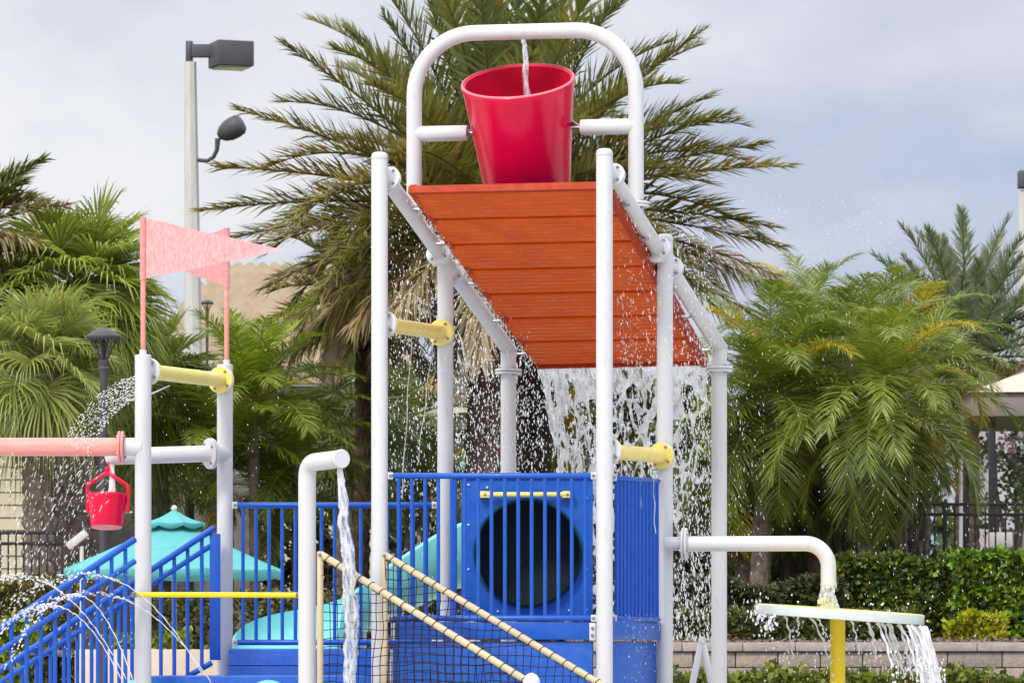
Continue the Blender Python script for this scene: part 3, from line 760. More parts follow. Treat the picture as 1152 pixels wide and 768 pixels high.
# --- the big date palm behind the tower
def date_palm(label, px, py, Y, L, nf, seed, trunk_px=None, tr=.26, pal='olive', group='date palms', zb=0, elev_rng=(-38, 86), leafL=.48, dens=80, dry=.2, droopk=1.0, explicit=None):
    random.seed(seed); c = W(px, py, Y); tx = W(trunk_px or px, HY, Y).x
    o = thing('date_palm', label, 'palm tree', Vector((tx, Y, zb)), group)
    trunk('trunk', (tx, Y, zb), (c.x, Y, c.z + .05), tr * 1.05, tr, o, M['trunk'], .03)
    b = MB()
    for i in range(nf):
        u = (i + .5) / nf; e = radians(lerp(elev_rng[1], elev_rng[0], u ** .82)); az = i * 2.39996 + random.uniform(-.25, .25)
        if pal == 'olive':
            if u < .35: c1, c2 = mixc(GREEN, OLIVE, u / .35), OLIVE2
            elif u < 1 - dry: c1, c2 = OLIVE, (GOLD if random.random() < .45 else OLIVE2)
            else: c1, c2 = mixc(OLIVE2, DRY, random.random()), DRY
        elif pal == 'grey': c1, c2 = (BLUEG, GREEN) if u < .75 else (OLIVE, GOLD)
        l = L * random.uniform(.86, 1.06) * (1 if u < 1 - dry else .85)
        dr = radians(lerp(38, 62, u)) * droopk * random.uniform(.7, 1.25)
        if u > 1 - dry: dr *= .7
        st = c + Vector((cos(az), sin(az), 0)) * tr * .7 + UP * (.28 * (1 - u) - .12)
        frond(b, st, az, e, l, dr, dens, leafL, .034 if pal == 'olive' else .022, c1, c2, fwd=(66, 26), vee=lerp(38, 24, u), sag=.05 if u < 1 - dry else .5, petiole=.10, rr=.026, rcol=(.20, .17, .05) if u < .8 else (.22, .15, .08), wild=.18, vj=38, tw=random.uniform(-.25, .25))
    for (tx_, ty_, dY, c1, c2, sag) in (explicit or []):
        tip = W(tx_, ty_, Y + dY); v = tip - c; l = v.length * .95; az = atan2(v.y, v.x); e = math.asin(max(-1, min(1, v.z / v.length)))
        dr = radians(13); frond(b, c + Vector((cos(az), sin(az), 0)) * tr * .6, az, e + dr * .43, l, dr, dens + 36, leafL * 1.02, .036 if pal == 'olive' else .024, c1, c2, fwd=(66, 27), vee=34, sag=sag + .12, petiole=.08, rr=.028, wild=.16, vj=42)
    b.build('crown', M['leaf'], o, 0)
    return o
EX = [(322, 45, -.6, OLIVE, OLIVE2, .05), (268, 123, -.5, OLIVE, GOLD, .06), (243, 192, -.9, OLIVE2, GOLD, .06), (228, 243, -.4, OLIVE, GOLD, .08), (238, 300, -1, OLIVE2, DRY, .12),
      (440, 10, -.3, OLIVE, GREEN, .05), (395, 25, .6, OLIVE, OLIVE2, .05), (470, -60, -.4, GREEN, OLIVE, .05), (520, -110, -.2, GREEN, OLIVE, .05), (590, -120, -.6, GREEN, DEEP, .05), (650, -80, .5, GREEN, OLIVE, .05), (700, -30, -.5, OLIVE, GREEN, .05), (620, -60, -1.6, GREEN, OLIVE, .05), (540, -40, -1.8, OLIVE, GREEN, .05),
      (788, 28, -.4, OLIVE, OLIVE2, .05), (798, 105, .3, OLIVE, OLIVE2, .05), (815, 128, -.7, OLIVE, OLIVE2, .06), (858, 163, -.2, OLIVE, GOLD, .06), (888, 190, -.8, OLIVE2, GOLD, .06), (870, 262, -.6, OLIVE, GOLD, .1), (878, 285, -.2, GOLD, OLIVE2, .12), (875, 320, -.7, DRY, GOLD, .4), (900, 345, -.3, DRY, OLIVE2, .5), (850, 370, -1, DRY, OLIVE2, .55),
      (300, 335, -.8, OLIVE2, DRY, .2), (290, 405, -.5, DRY, GOLD, .55), (318, 425, -1.2, DRY, OLIVE2, .6), (350, 395, -1.3, OLIVE, GOLD, .5), (262, 275, .5, OLIVE, OLIVE2, .08), (405, 375, -1.4, DRY, GOLD, .5), (450, 365, -1.6, DRY, OLIVE2, .55)]
date_palm('huge date palm spreading olive and gold fronds behind the tipping bucket', 560, 232, 53, 3.1, 64, 3, trunk_px=545, tr=.30, explicit=EX, dry=.14, dens=104, leafL=.54)
date_palm('date palm with slim dark trunk beside the tower and dry hanging fronds', 409, 338, 55, 1.35, 30, 8, tr=.082 * 1.05, dry=.4, elev_rng=(-40, 75), leafL=.34, dens=60)
date_palm('second dark trunked date palm hidden behind the water curtain', 592, 300, 54.5, 2.2, 22, 9, tr=.24, dry=.15, elev_rng=(-20, 80), dens=60)
date_palm('date palm cut off by the edge of the view beside the fan palm', -85, 268, 50, 1.3, 46, 21, tr=.24, dry=.35, dens=66, elev_rng=(-70, 84), leafL=.42,
          explicit=[(42, 178, -.3, OLIVE, GREEN, .06), (72, 232, -.6, DRY, OLIVE, .15), (40, 275, -.8, DRY, OLIVE2, .45), (60, 300, -.3, DRY, GOLD, .5), (20, 205, -.5, OLIVE, GREEN, .06), (25, 222, -.1, GOLD, OLIVE2, .1)])
date_palm('grey green upright date palm standing behind the bright palm cluster', 1086, 402, 67, 2.1, 46, 33, tr=.16, pal='grey', dens=112, elev_rng=(-12, 88), leafL=.40, droopk=.75,
          explicit=[(1062, 262, -.3, BLUEG, GREEN, .05), (1100, 290, -.5, BLUEG, GREEN, .05), (1018, 285, -.2, BLUEG, OLIVE, .05), (1130, 300, .2, BLUEG, GREEN, .06), (1000, 340, -.5, BLUEG, OLIVE, .08), (1150, 352, -.4, BLUEG, OLIVE, .1)])

# --- fan palm with a booted trunk
def fan_palm(label, px, py, Y, R, n, seed, trunk_px, tr=.2, colr=(.14, .20, .03), Lp=.75, zb=0, zr=(-70, 88)):
    random.seed(seed); c = W(px, py, Y); tx = W(trunk_px, HY, Y).x
    o = thing('fan_palm', label, 'palm tree', Vector((tx, Y, zb)), 'fan palms')
    trunk('trunk', (tx, Y, zb), (c.x, Y, c.z), tr * 1.1, tr, o, M['trunkgrey'], .07)
    b = MB()
    for i in range(n):
        u = (i + .5) / n; e = radians(lerp(zr[1], zr[0], u ** .9)); az = i * 2.39996 + random.uniform(-.3, .3)
        cc = mixc(colr, (.20, .25, .035), random.random() * .8)
        if u > .88: cc = mixc(cc, (.28, .24, .10), random.random() * .6)
        fan(b, c + UP * (.2 * (1 - u)), az, e, Lp * random.uniform(.75, 1.15), R * random.uniform(.85, 1.12), 50, cc, sag=lerp(.30, .95, u))
    b.build('crown', M['leaf'], o, 0); return o
fan_palm('bushy green fan palm with rough trunk beside the red flag', 88, 338, 50, .72, 84, 5, 90, tr=.23, colr=(.38, .46, .07), Lp=.62)
fan_palm('fan palm with drooping leaves low behind the black lamp post', 45, 418, 48.5, .68, 32, 6, 40, tr=.15, colr=(.42, .46, .12), Lp=.5, zr=(-48, 85))
fan_palm('fan palm spreading beneath the yellow spray bar and the flags', 172, 445, 52, .66, 36, 7, 168, tr=.17, colr=(.27, .33, .05), Lp=.5)
fan_palm('fan palm with grey green leaves behind the slim dark trunk', 395, 470, 58, .72, 26, 17, 395, tr=.15, colr=(.09, .14, .06), Lp=.6)
fan_palm('pale fan palm peeking between the bright palm cluster and the pavilion', 1035, 432, 52, .55, 20, 12, 1030, tr=.12, colr=(.27, .36, .05), Lp=.45, zb=1.15)

# --- clumping feather palms
def clump_palm(label, stems, Y, L, nf, seed, group, c1=BRIGHT, c2=LIME, zb=0, elev=(-20, 80), droop=75, leafL=.42, dens=80, leafW=.0145, tr=.05, yellow=.09):
    random.seed(seed); x0 = W(stems[0][0], HY, Y).x
    o = thing('feather_palm', label, 'palm tree', Vector((x0, Y, zb)), group); b = MB()
    for (px, py, bx) in stems:
        c = W(px, py, Y + random.uniform(-.5, .5)); bxx = W(bx, HY, Y).x
        trunk('trunk', (bxx, c.y, zb), c, tr * 1.2, tr, o, M['trunkgrey'], .012)
        for i in range(nf):
            u = (i + .5) / nf; e = radians(lerp(elev[1], elev[0], u)) + random.uniform(-.12, .12); az = i * 2.39996 + random.uniform(-.4, .4)
            dk_ = random.random(); a = mixc(mixc(c1, DEEP, u * .8), DEEP, dk_ * .5); bb = mixc(mixc(c2, OLIVE2, u * .7), c1, dk_ * .6)  # deep green paints under-canopy shade into lower fronds, lighter tint paints the highlights
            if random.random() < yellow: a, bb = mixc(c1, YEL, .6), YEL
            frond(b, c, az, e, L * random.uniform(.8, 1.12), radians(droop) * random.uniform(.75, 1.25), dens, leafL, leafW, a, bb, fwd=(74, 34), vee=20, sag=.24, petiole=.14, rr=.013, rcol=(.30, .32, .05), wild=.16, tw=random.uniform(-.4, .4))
    b.build('crown', M['leaf'], o, 0); return o
clump_palm('bright feather palm behind the farther flag post', [(287, 452, 292), (258, 500, 262)], 51.4, 1.4, 20, 41, 'feather palms by the umbrella', c1=(.30, .42, .03), c2=(.48, .56, .03), elev=(-5, 88), droop=62, zb=0)
clump_palm('yellow green feather palm between flag post and spout post', [(335, 520, 336), (310, 560, 312)], 52, 1.25, 16, 42, 'feather palms by the umbrella', c1=(.26, .36, .025), c2=(.52, .54, .03), elev=(-10, 84), droop=80)
clump_palm('shaded feather palm low behind the umbrella top', [(215, 540, 214), (185, 520, 186)], 55, 1.3, 16, 43, 'feather palms by the umbrella', c1=(.17, .24, .03), c2=OLIVE2, elev=(-20, 80), droop=85)
clump_palm('feather palm seen through the splashing water beside the tower post', [(460, 470, 462), (478, 540, 476)], 60, 1.2, 15, 44, 'feather palms by the umbrella', c1=(.15, .21, .04), c2=(.27, .30, .05), elev=(-20, 80), droop=80)
clump_palm('yellowing feather palm just left of the water curtain'.replace('just left of', 'beside'), [(628, 500, 626)], 56, 1.25, 14, 45, 'feather palms by the umbrella', c1=(.24, .24, .015), c2=YEL, elev=(-30, 84), droop=80, yellow=.3)
G2 = 'bright feather palms above the hedge'
clump_palm('tall bright feather palm nearest the tower with one yellow frond', [(868, 448, 850)], 49, 1.6, 42, 51, G2, zb=1.15, tr=.09, elev=(-55, 86), droop=88, yellow=.09)
clump_palm('tallest feather palm of the cluster with a spiky upright top frond', [(930, 425, 925)], 50, 1.65, 48, 52, G2, zb=1.15, tr=.11, elev=(-55, 89), droop=72, c2=(.30, .35, .03))
clump_palm('drooping feather palm over the splash disc', [(985, 452, 975)], 48.3, 1.65, 46, 53, G2, zb=1.15, tr=.09, elev=(-60, 84), droop=90, c1=(.21, .29, .035))
clump_palm('feather palm beside the dark pavilion post', [(1008, 472, 1018)], 51, 1.15, 36, 54, G2, zb=1.15, tr=.09, elev=(-40, 86), droop=85)
clump_palm('shaded feather palm low at the tower foot', [(832, 520, 838), (893, 530, 888)], 50.5, 1.3, 30, 55, G2, zb=1.15, tr=.08, elev=(-50, 75), droop=95, c1=(.14, .21, .03), c2=OLIVE2)
clump_palm('feather palm crowded behind the cluster against the sky', [(905, 390, 900), (985, 398, 985), (1030, 412, 1030)], 56, 1.3, 26, 56, G2, zb=1.15, tr=.08, elev=(-25, 86), droop=75, c1=(.22, .31, .04))

# --- hedges and shrubs
def leafy(b, x0, x1, y0, y1, z0, z1, n, size, cols, seed, bulge=.25, top=.18):
    random.seed(seed)
    for _ in range(n):
        x = random.uniform(x0, x1); 
        f = random.random()
        h = z1 + top * (noise.noise(Vector((x * 1.7, seed, 0))) + .6 * noise.noise(Vector((x * 5, seed, 3))))
        z = random.uniform(z0, h) if f < .72 else h - abs(random.gauss(0, .05))
        yy = y0 + bulge * (noise.noise(Vector((x * 2.2, z * 2.2, seed))) * .5 + .1) + (abs(random.gauss(0, .12)) if f < .72 else random.uniform(0, y1 - y0))
        s = size * random.uniform(.6, 1.3); d = Vector((random.gauss(0, 1), random.gauss(0, 1) - .5, random.gauss(0, .8) + .3)).normalized()
        w = d.cross(Vector((random.gauss(0, 1), random.gauss(0, 1), random.gauss(0, 1)))).normalized() * s * .28
        c = jit(random.choice(cols), .3); p = Vector((x, yy, z))
        b.add([p, p + d * s * .5 + w, p + d * s, p + d * s * .5 - w], [(0, 1, 2), (0, 2, 3)], 0, c)
def hedge(name, label, cat, px0, px1, ytop, Y, dep, zb, n, size, cols, seed, group=None, top=.18, bulge=.25):
    b = MB(); x0, x1 = W(px0, 0, Y).x, W(px1, 0, Y).x; z1 = zat(ytop, Y)
    o = thing(name, label, cat, Vector(((x0 + x1) / 2, Y + dep / 2, zb)), group)
    leafy(b, x0, x1, Y, Y + dep, zb, z1, n, size, cols, seed, bulge, top); b.build('leaves', M['bushleaf'], o, 0)
    c = MB()
    for k in range(max(3, int((x1 - x0) / .35))):
        x = random.uniform(x0 + .05, x1 - .05); yy = Y + dep * random.uniform(.35, .7)
        c.tube([(x, yy, zb), (x + random.uniform(-.1, .1), yy, lerp(zb, z1, .5)), (x + random.uniform(-.2, .2), yy, lerp(zb, z1, .8))], [.02, .014, .006], 6)
    c.build('stem', M['trunk'], o)
    return o
BR = [(.32, .25, .06), (.22, .18, .05), (.26, .26, .05), (.12, .10, .04)]
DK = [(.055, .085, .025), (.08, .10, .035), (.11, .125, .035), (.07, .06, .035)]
hedge('hedge', 'brown green clipped hedge under the umbrella', 'hedge', 150, 440, 668, 46.3, .9, .5, 9000, .075, BR + DK, 61, 'hedges', top=.06)
hedge('hedge', 'olive brown hedge beneath the jets at the stair foot', 'hedge', -60, 90, 655, 46.5, 1.0, .5, 6500, .075, BR + BR + DK, 62, 'hedges', top=.12)
hedge('shrub', 'low bright green shrub at foot of the stair rails', 'shrub', -30, 42, 702, 45.1, .6, .6, 1500, .10, [LIME, BRIGHT, (.20, .27, .02)], 63, top=.2)
hedge('shrub', 'bright lime shrub behind the tan planter wall', 'shrub', 118, 212, 716, 45.2, .5, .7, 1400, .085, [LIME, BRIGHT, (.20, .27, .02)], 64, top=.10)
GH = [(.10, .17, .024), (.15, .22, .027), (.24, .29, .03), (.06, .10, .022)]
hedge('hedge', 'long green clipped hedge along the black fence', 'hedge', 935, 1090, 626, 47.4, .9, 1.12, 9000, .085, GH + DK[:1], 65, 'hedges', top=.14, bulge=.25)
hedge('hedge', 'big dark bush with bright top at the edge of view', 'bush', 1078, 1185, 624, 46.6, 1.2, 1.12, 7500, .10, [(.07, .15, .017), (.14, .26, .018), (.27, .42, .022), (.045, .085, .015)], 66, top=.12, bulge=.4)
hedge('shrub', 'dark shrub low below the palms behind the tower', 'shrub', 752, 950, 655, 46.9, .9, 1.12, 7000, .085, DK + [(.07, .09, .025)], 67, top=.16)
hedge('shrub', 'small yellow green shrub on the mulch below the dark bush', 'shrub', 1066, 1132, 693, 45.4, .35, 1.12, 1100, .075, [(.36, .40, .012), (.26, .32, .015), (.42, .38, .02)], 68, top=.14)
hedge('shrub', 'low leafy shrub on the mulch under the splash disc', 'shrub', 960, 1036, 688, 45.5, .35, 1.12, 1500, .08, [(.10, .13, .02), (.16, .19, .03), (.06, .08, .02)], 69, top=.08)
hedge('shrub', 'spotted green shrub on mulch at the tall tower post', 'shrub', 752, 940, 688, 45.5, .5, 1.12, 2600, .08, [(.10, .125, .02), (.16, .17, .03), (.06, .08, .02)], 70, top=.10)
# creeping plants at the foot of the block wall
o = one('ground_plants', M['bushleaf'], 'row of low leafy plants at the foot of block wall', 'plants', lambda b: leafy(b, W(740, 0, 43.2).x, W(1190, 0, 43.2).x, 43.0, 43.6, 0, zat(759, 43.3), 6500, .10, [(.12, .15, .02), (.18, .21, .025), (.07, .10, .02), (.25, .26, .03)], 71, .1, .16), smooth=0, kind='stuff')
hedge('hedge', 'clipped hedge running on past the big dark bush', 'hedge', 1190, 1560, 640, 47.4, .9, 1.12, 6000, .10, GH + DK[:1], 76, 'hedges', top=.10)
o = one('treeline', M['bushleaf'], 'far dark treeline beyond the buildings', 'treeline', lambda b: leafy(b, -70, 70, 150, 158, 0, 5.5, 16000, .9, DK + [(.09, .12, .03)], 77, 2, 1.8), smooth=0, kind='stuff')
# deep shade planting behind everything
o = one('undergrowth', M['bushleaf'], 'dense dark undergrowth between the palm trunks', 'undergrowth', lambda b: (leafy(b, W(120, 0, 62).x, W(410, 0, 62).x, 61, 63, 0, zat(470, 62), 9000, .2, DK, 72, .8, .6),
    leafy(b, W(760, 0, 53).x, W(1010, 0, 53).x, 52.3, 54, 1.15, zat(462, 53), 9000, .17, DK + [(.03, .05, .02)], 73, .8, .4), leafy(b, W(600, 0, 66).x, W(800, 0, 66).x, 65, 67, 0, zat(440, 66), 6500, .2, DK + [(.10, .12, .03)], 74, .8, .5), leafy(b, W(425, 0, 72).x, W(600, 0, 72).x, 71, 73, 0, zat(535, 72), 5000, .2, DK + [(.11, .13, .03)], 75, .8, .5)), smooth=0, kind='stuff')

# ------------------------------------------------------------------ walls and beds
def block_wall(o, px0, px1, Y):
    x0, x1 = W(px0, 0, Y).x, W(px1, 0, Y).x; random.seed(5)
    z = zat(722, Y); b = MB(); x = x0
    while x < x1:
        w = random.choice([.52, .52, .60]); b.box((x + w / 2, Y + .14, z - .045), (w - .006, .34, .088), 0, None, .008); x += w
    b.build('cap_course', M['capstone'], o, 30)
    b = MB(); zz = z - .095; row = 0
    while zz > -.05:
        x = x0 - random.random() * .4
        while x < x1:
            w = random.choice([.28, .42, .50, .54]); dy = random.uniform(-.006, .006)
            b.box((x + w / 2, Y + .15 + dy, zz - .078), (w - .008, .28, .150), random.choice([0, 0, 1, 2]), None, .012); x += w
        zz -= .157; row += 1
    b.box(((x0 + x1) / 2, Y + .2, (z - .05) / 2), (x1 - x0, .16, z - .05), 3)  # dark backing box added to block light coming through the joints
    b.build('block_courses', [M['block'], M['block2'], M['block3'], M['mulch']], o, 30)
M['block'] = mat('grey_tan_block', (.40, .335, .285), .9, .15, vary=.25, vscale=14, bump=.6, bscale=35)
M['block2'] = mat('grey_block', (.35, .305, .27), .9, .15, vary=.25, vscale=14, bump=.6, bscale=35)
M['block3'] = mat('pink_tan_block', (.45, .36, .30), .9, .15, vary=.25, vscale=14, bump=.6, bscale=35)
M['capstone'] = mat('cap_stone', (.42, .37, .33), .9, .15, vary=.25, vscale=10, bump=.4, bscale=40)
bw = thing('block_wall', 'grey tan block retaining wall below the hedge and mulch', 'retaining wall', Vector((W(960, 0, 44).x, 44, 0)))
block_wall(bw, 640, 1560, 44.0)
def bed(name, px0, px1, Y0, Y1, z0, z1, seed):
    b = MB(); n = 60; m_ = 14; x0, x1 = W(px0, 0, Y0).x, W(px1, 0, Y0).x
    V = []; Fc = []
    for j in range(m_ + 1):
        for i in range(n + 1):
            x = lerp(x0, x1, i / n); y = lerp(Y0, Y1, (j / m_) ** 1.8); V.append((x, y, lerp(z0, z1, min(1, j / m_ * 1.6)) + .025 * noise.noise(Vector((x * 6, y * 6, seed)))))
    for j in range(m_):
        for i in range(n): q = j * (n + 1) + i; Fc.append((q, q + 1, q + n + 2, q + n + 1))
    b.add(V, Fc)
    rs = random.Random(seed)
    for _ in range(2600):
        x = rs.uniform(x0, x1); y = Y0 + rs.random() ** 2 * 2.2; z = lerp(z0, z1, min(1, ((y - Y0) / (Y1 - Y0)) ** .55 * 1.6)) + .02
        d = Vector((rs.gauss(0, 1), rs.gauss(0, .6), rs.gauss(0, .4))).normalized() * rs.uniform(.02, .06); w = d.cross(UP).normalized() * .012
        p = Vector((x, y, z)); b.add([p - w, p + d - w, p + d + w, p + w], [(0, 1, 2, 3)])
    return tag(b.build(name, M['mulch'], None, 0), kind='structure')
bed('planting_bed', 640, 1560, 44.28, 62, 1.09, 1.22, 1)
b = MB(); tw = thing('planter_wall', 'low tan plaster planter wall behind the stair rails', 'planter wall', Vector((W(240, 0, 44).x, 44, 0)))
xa, xb = W(84, 0, 44).x, W(640, 0, 44).x; z = zat(730, 44)
b.box(((xa + xb) / 2, 44.12, z / 2), (xb - xa, .24, z), 0, None, .015); b.build('wall', M['tanwall'], tw, 30)
bed('planting_bed', 20, 638, 44.26, 49, .98, 1.02, 2)

# ------------------------------------------------------------------ aqua umbrella
uc = W(196, 645, 41.5)
um = thing('patio_umbrella', 'aqua canvas patio umbrella open behind the blue stair rails', 'umbrella', Vector((uc.x, 41.5, 0)))
zt = zat(583, 41.5); ze = zat(641, 41.5); R_ = PX(127, 41.5); nS = 8; rot = radians(20)
def umb(b, zc, zr, r, cz, rotn, n=8, val=.0):
    V = []; Fc = []; rings = 7
    for i in range(rings + 1):
        t = i / rings
        for k in range(n * 4):
            a = rotn + 2 * pi * k / (n * 4); fr = (k % 4) / 4; cr = 1 / cos((fr - .0) * 2 * pi / n - pi / n) * cos(pi / n)
            rad_ = r * lerp(.02, 1, t) * (1 / max(.2, cr) if False else cos(pi / n) / cos(((k % 4) / 4 * 2 - 1) * pi / n))
            V.append(Vector((uc.x + cos(a) * rad_, uc.y + sin(a) * rad_, lerp(zc, zr, t ** 1.02) - .02 * sin(pi * t) - .012 * t * sin(pi * fr))))
    m_ = n * 4
    for i in range(rings):
        for k in range(m_): k2 = (k + 1) % m_; Fc.append((i * m_ + k, i * m_ + k2, (i + 1) * m_ + k2, (i + 1) * m_ + k))
    q = rings * m_
    if val:
        for k in range(m_): v = V[q + k].copy(); v.z -= val + .02 * abs(sin(k * pi / 4)); V.append(v)
        for k in range(m_): k2 = (k + 1) % m_; Fc.append((q + k, q + k2, q + m_ + k2, q + m_ + k))
    b.add(V, Fc)
b = MB(); umb(b, zt + .0, ze, R_, 0, rot, 8, .06); cn = b.build('canopy', M['canvas'], um, 25)
md = cn.modifiers.new('thickness', 'SOLIDIFY'); md.thickness = .004
b = MB(); umb(b, zat(573.5, 41.5), zat(588, 41.5), PX(36, 41.5), 0, rot, 8, .03); vn_ = b.build('vent', M['canvas'], cn, 25)
md = vn_.modifiers.new('thickness', 'SOLIDIFY'); md.thickness = .004
M['seam'] = mat('canvas_seam', (.09, .42, .43), .8, .1)
b = MB()
for k in range(8):
    a = rot + 2 * pi * k / 8; pp = [Vector((uc.x + cos(a) * R_ * lerp(.2, 1, t / 7), uc.y + sin(a) * R_ * lerp(.2, 1, t / 7), lerp(zt, ze, lerp(.2, 1, t / 7) ** 1.02) - .02 * sin(pi * lerp(.2, 1, t / 7)) + .002)) for t in range(8)]
    b.tube(pp, .007, 5, False)
b.build('seam', M['seam'], cn)['kind'] = 'stuff'
b = MB(); b.tube([(uc.x, uc.y, 0), (uc.x, uc.y, zt)], .021, 14); b.build('pole', M['white'], um)
b = MB(); b.tube([(uc.x, uc.y, 0), (uc.x, uc.y, .06), (uc.x, uc.y, .09)], [.28, .27, .05], 28); b.build('base', M['white'], um)
b = MB(); c = W(203, 571.5, 41.5); b.lathe([(.001, .03), (.02, .024), (.03, 0), (.02, -.024), (.008, -.05)], 16, 0, Matrix.Translation((uc.x, uc.y, c.z))); b.build('finial', M['concpole'], um)
for k in range(8):
    a = rot + 2 * pi * k / 8; e = Vector((uc.x + cos(a) * R_ * .97, uc.y + sin(a) * R_ * .97, ze - .012))
    b = MB(); b.tube([(uc.x, uc.y, zt - .03), e], .008, 6); b.tube([(uc.x, uc.y, zt - .35), lerp(Vector((uc.x, uc.y, zt - .03)), e, .55)], .007, 6); b.build('rib', M['white'], um)

# ------------------------------------------------------------------ lamps
def light_pole(label, px, pyt, Y, w0, w1, box=True):
    c = W(px, pyt, Y); o = thing('light_pole', label, 'light pole', Vector((W(px + 1.5, 0, Y).x, Y, 0)), 'light poles')
    b = MB(); r1 = PX(w1, Y) / 2; r0 = PX(w0, Y) / 2
    b.tube([Vector((c.x + PX(8, Y), Y, 0)), Vector((c.x, Y, c.z))], [r0, r1], 8); b.build('pole', M['concpole'], o, 20)
    return o, c
lp, c = light_pole('tall concrete light pole with boxy lamp head and side floodlight', 214, 70, 70, 29, 13.5)
Yp = 70
b = MB(); b.tube([W(213, 72, Yp), W(213, 46.5, Yp)], PX(4.2, Yp), 14, bev=.01); b.build('bracket', M['greybox'], lp)
b = MB(); b.box(W(229, 57.5, Yp), (PX(26, Yp), .16, PX(14, Yp)), 0, None, .01); b.build('arm', M['greybox'], lp)
b = MB(); Rz = Matrix.Rotation(radians(20), 3, 'Z'); cc = W(260, 62, Yp - .1); b.box(cc, (PX(42, Yp), .56, PX(28, Yp)), 0, Rz, .012); hd = b.build('lamp_head', M['greybox'], lp, 30)
b = MB(); b.box(cc - UP * (PX(14, Yp) + .012), (PX(36, Yp), .46, .02), 0, Rz, .003); b.build('lens', M['lens'], hd)
pts = [W(221, 180, Yp), W(233, 181, Yp), W(240, 177, Yp - .05), W(244, 169, Yp - .1), W(245, 156, Yp - .1)]
b = MB(); b.tube(pts, [.034, .032, .032, .034, .045], 10); b.build('flood_arm', M['greybox'], lp, 60)
d = (W(272, 137, Yp - .22) - W(246, 152, Yp - .1)).normalized()
b = MB(); Mq = Matrix.Translation(W(247, 153, Yp - .1)) @ d.to_track_quat('Z', 'Y').to_matrix().to_4x4()
b.lathe([(.001, -.03), (.06, -.01), (.125, .06), (.165, .16), (.175, .28), (.165, .38), (.13, .42), (.001, .43)], 24, 0, Mq); b.build('floodlight', M['greybox'], lp, 60)
lp2, c = light_pole('pale light pole with dark head at the edge of view', 1152, 214, 70, 27, 13)
b = MB(); b.box(W(1154, 202, 70), (PX(17, 70), .3, PX(19, 70)), 0, None, .015); b.build('lamp_head', M['greybox'], lp2)

def lantern(label, px, pyt, Y, s):
    c = W(px, pyt, Y); o = thing('lamp_post', label, 'lamp post', Vector((c.x, Y, 0)), 'black lantern lamp posts'); T = Matrix.Translation(c) @ Matrix.Scale(s, 4)
    k = 42 / 5000.
    b = MB(); b.lathe([(.001, 0), (6 * k, -.7 * k), (12 * k, -3 * k), (17.5 * k, -7 * k), (20 * k, -9.5 * k), (19.5 * k, -12 * k), (16 * k, -12.5 * k), (.001, -12 * k)], 36, 0, T); cap = b.build('cap', M['purplemetal'], o)
    b = MB()
    for q in range(28):
        a = 2 * pi * q / 28; b.tube([T @ Vector((cos(a) * 19 * k, sin(a) * 19 * k, -12 * k)), T @ Vector((cos(a) * 19 * k, sin(a) * 19 * k, -14.6 * k))], .7 * k * s, 5)
    b.build('cap_trim', M['purplemetal'], cap)
    b = MB()
    for q in range(6):
        a = 2 * pi * q / 6 + .3; b.tube([T @ Vector((cos(a) * 15.5 * k, sin(a) * 15.5 * k, -13 * k)), T @ Vector((cos(a) * 9.5 * k, sin(a) * 9.5 * k, -24 * k)), T @ Vector((cos(a) * 4.5 * k, sin(a) * 4.5 * k, -36 * k))], 1.0 * k * s, 6)
    b.build('cage', M['purplemetal'], o)
    b = MB(); b.lathe([(.001, -13 * k), (1.8 * k, -14 * k), (2.2 * k, -30 * k), (2.5 * k, -36 * k), (.001, -36 * k)], 14, 0, T); b.build('lamp_tube', M['metal'], o)
    b = MB(); b.lathe([(2 * k, -35 * k), (6 * k, -37 * k), (6.4 * k, -40 * k), (4.6 * k, -43 * k), (6.6 * k, -46 * k), (5 * k, -50 * k), (4.6 * k, -52 * k)], 20, 0, T); b.build('collar', M['purplemetal'], o)
    b = MB(); b.tube([T @ Vector((0, 0, -50 * k)), Vector((c.x, Y, .25)), Vector((c.x, Y, .2)), Vector((c.x, Y, 0))], [4.4 * k * s, 5 * k * s, .13, .15], 14); b.build('pole', M['purplemetal'], o)
lantern('black lantern lamp post standing before the fan palms', 116.5, 369, 42.5, 1.0)
lantern('small distant black lantern lamp post beside the concrete light pole', 233, 337, 82, .72)

# ------------------------------------------------------------------ fences
def iron_fence(label, px0, px1, Y, ytop, zb, gap=.115, y2=None):
    x0, x1 = W(px0, 0, Y).x, W(px1, 0, Y).x; zt = zat(ytop, Y)
    o = thing('iron_fence', label, 'fence', Vector(((x0 + x1) / 2, Y, zb)), 'black iron fences')
    for dz in (0, -.115, zb + .12 - zt):
        b = MB(); b.box(((x0 + x1) / 2, Y, zt + dz), (x1 - x0, .035, .035), 0, None, .004); b.build('rail', M['metal'], o)
    n = int((x1 - x0) / gap)
    if n > 95: n = 95
    for k in range(n + 1):
        x = lerp(x0, x1, k / n); post = k % 16 == 0
        b = MB(); s = .05 if post else .018; b.box((x, Y + .001, (zb + zt) / 2 + (.03 if post else 0)), (s, s, zt - zb + (.06 if post else 0)), 0, None, .003); b.build('fence_post' if post else 'picket', M['metal'], o)
iron_fence('black iron fence behind the splash disc hedge', 880, 1440, 50.5, 567, 1.15)
iron_fence('black iron fence before the cream siding wall', -60, 70, 47.5, 599, .95, gap=.08)

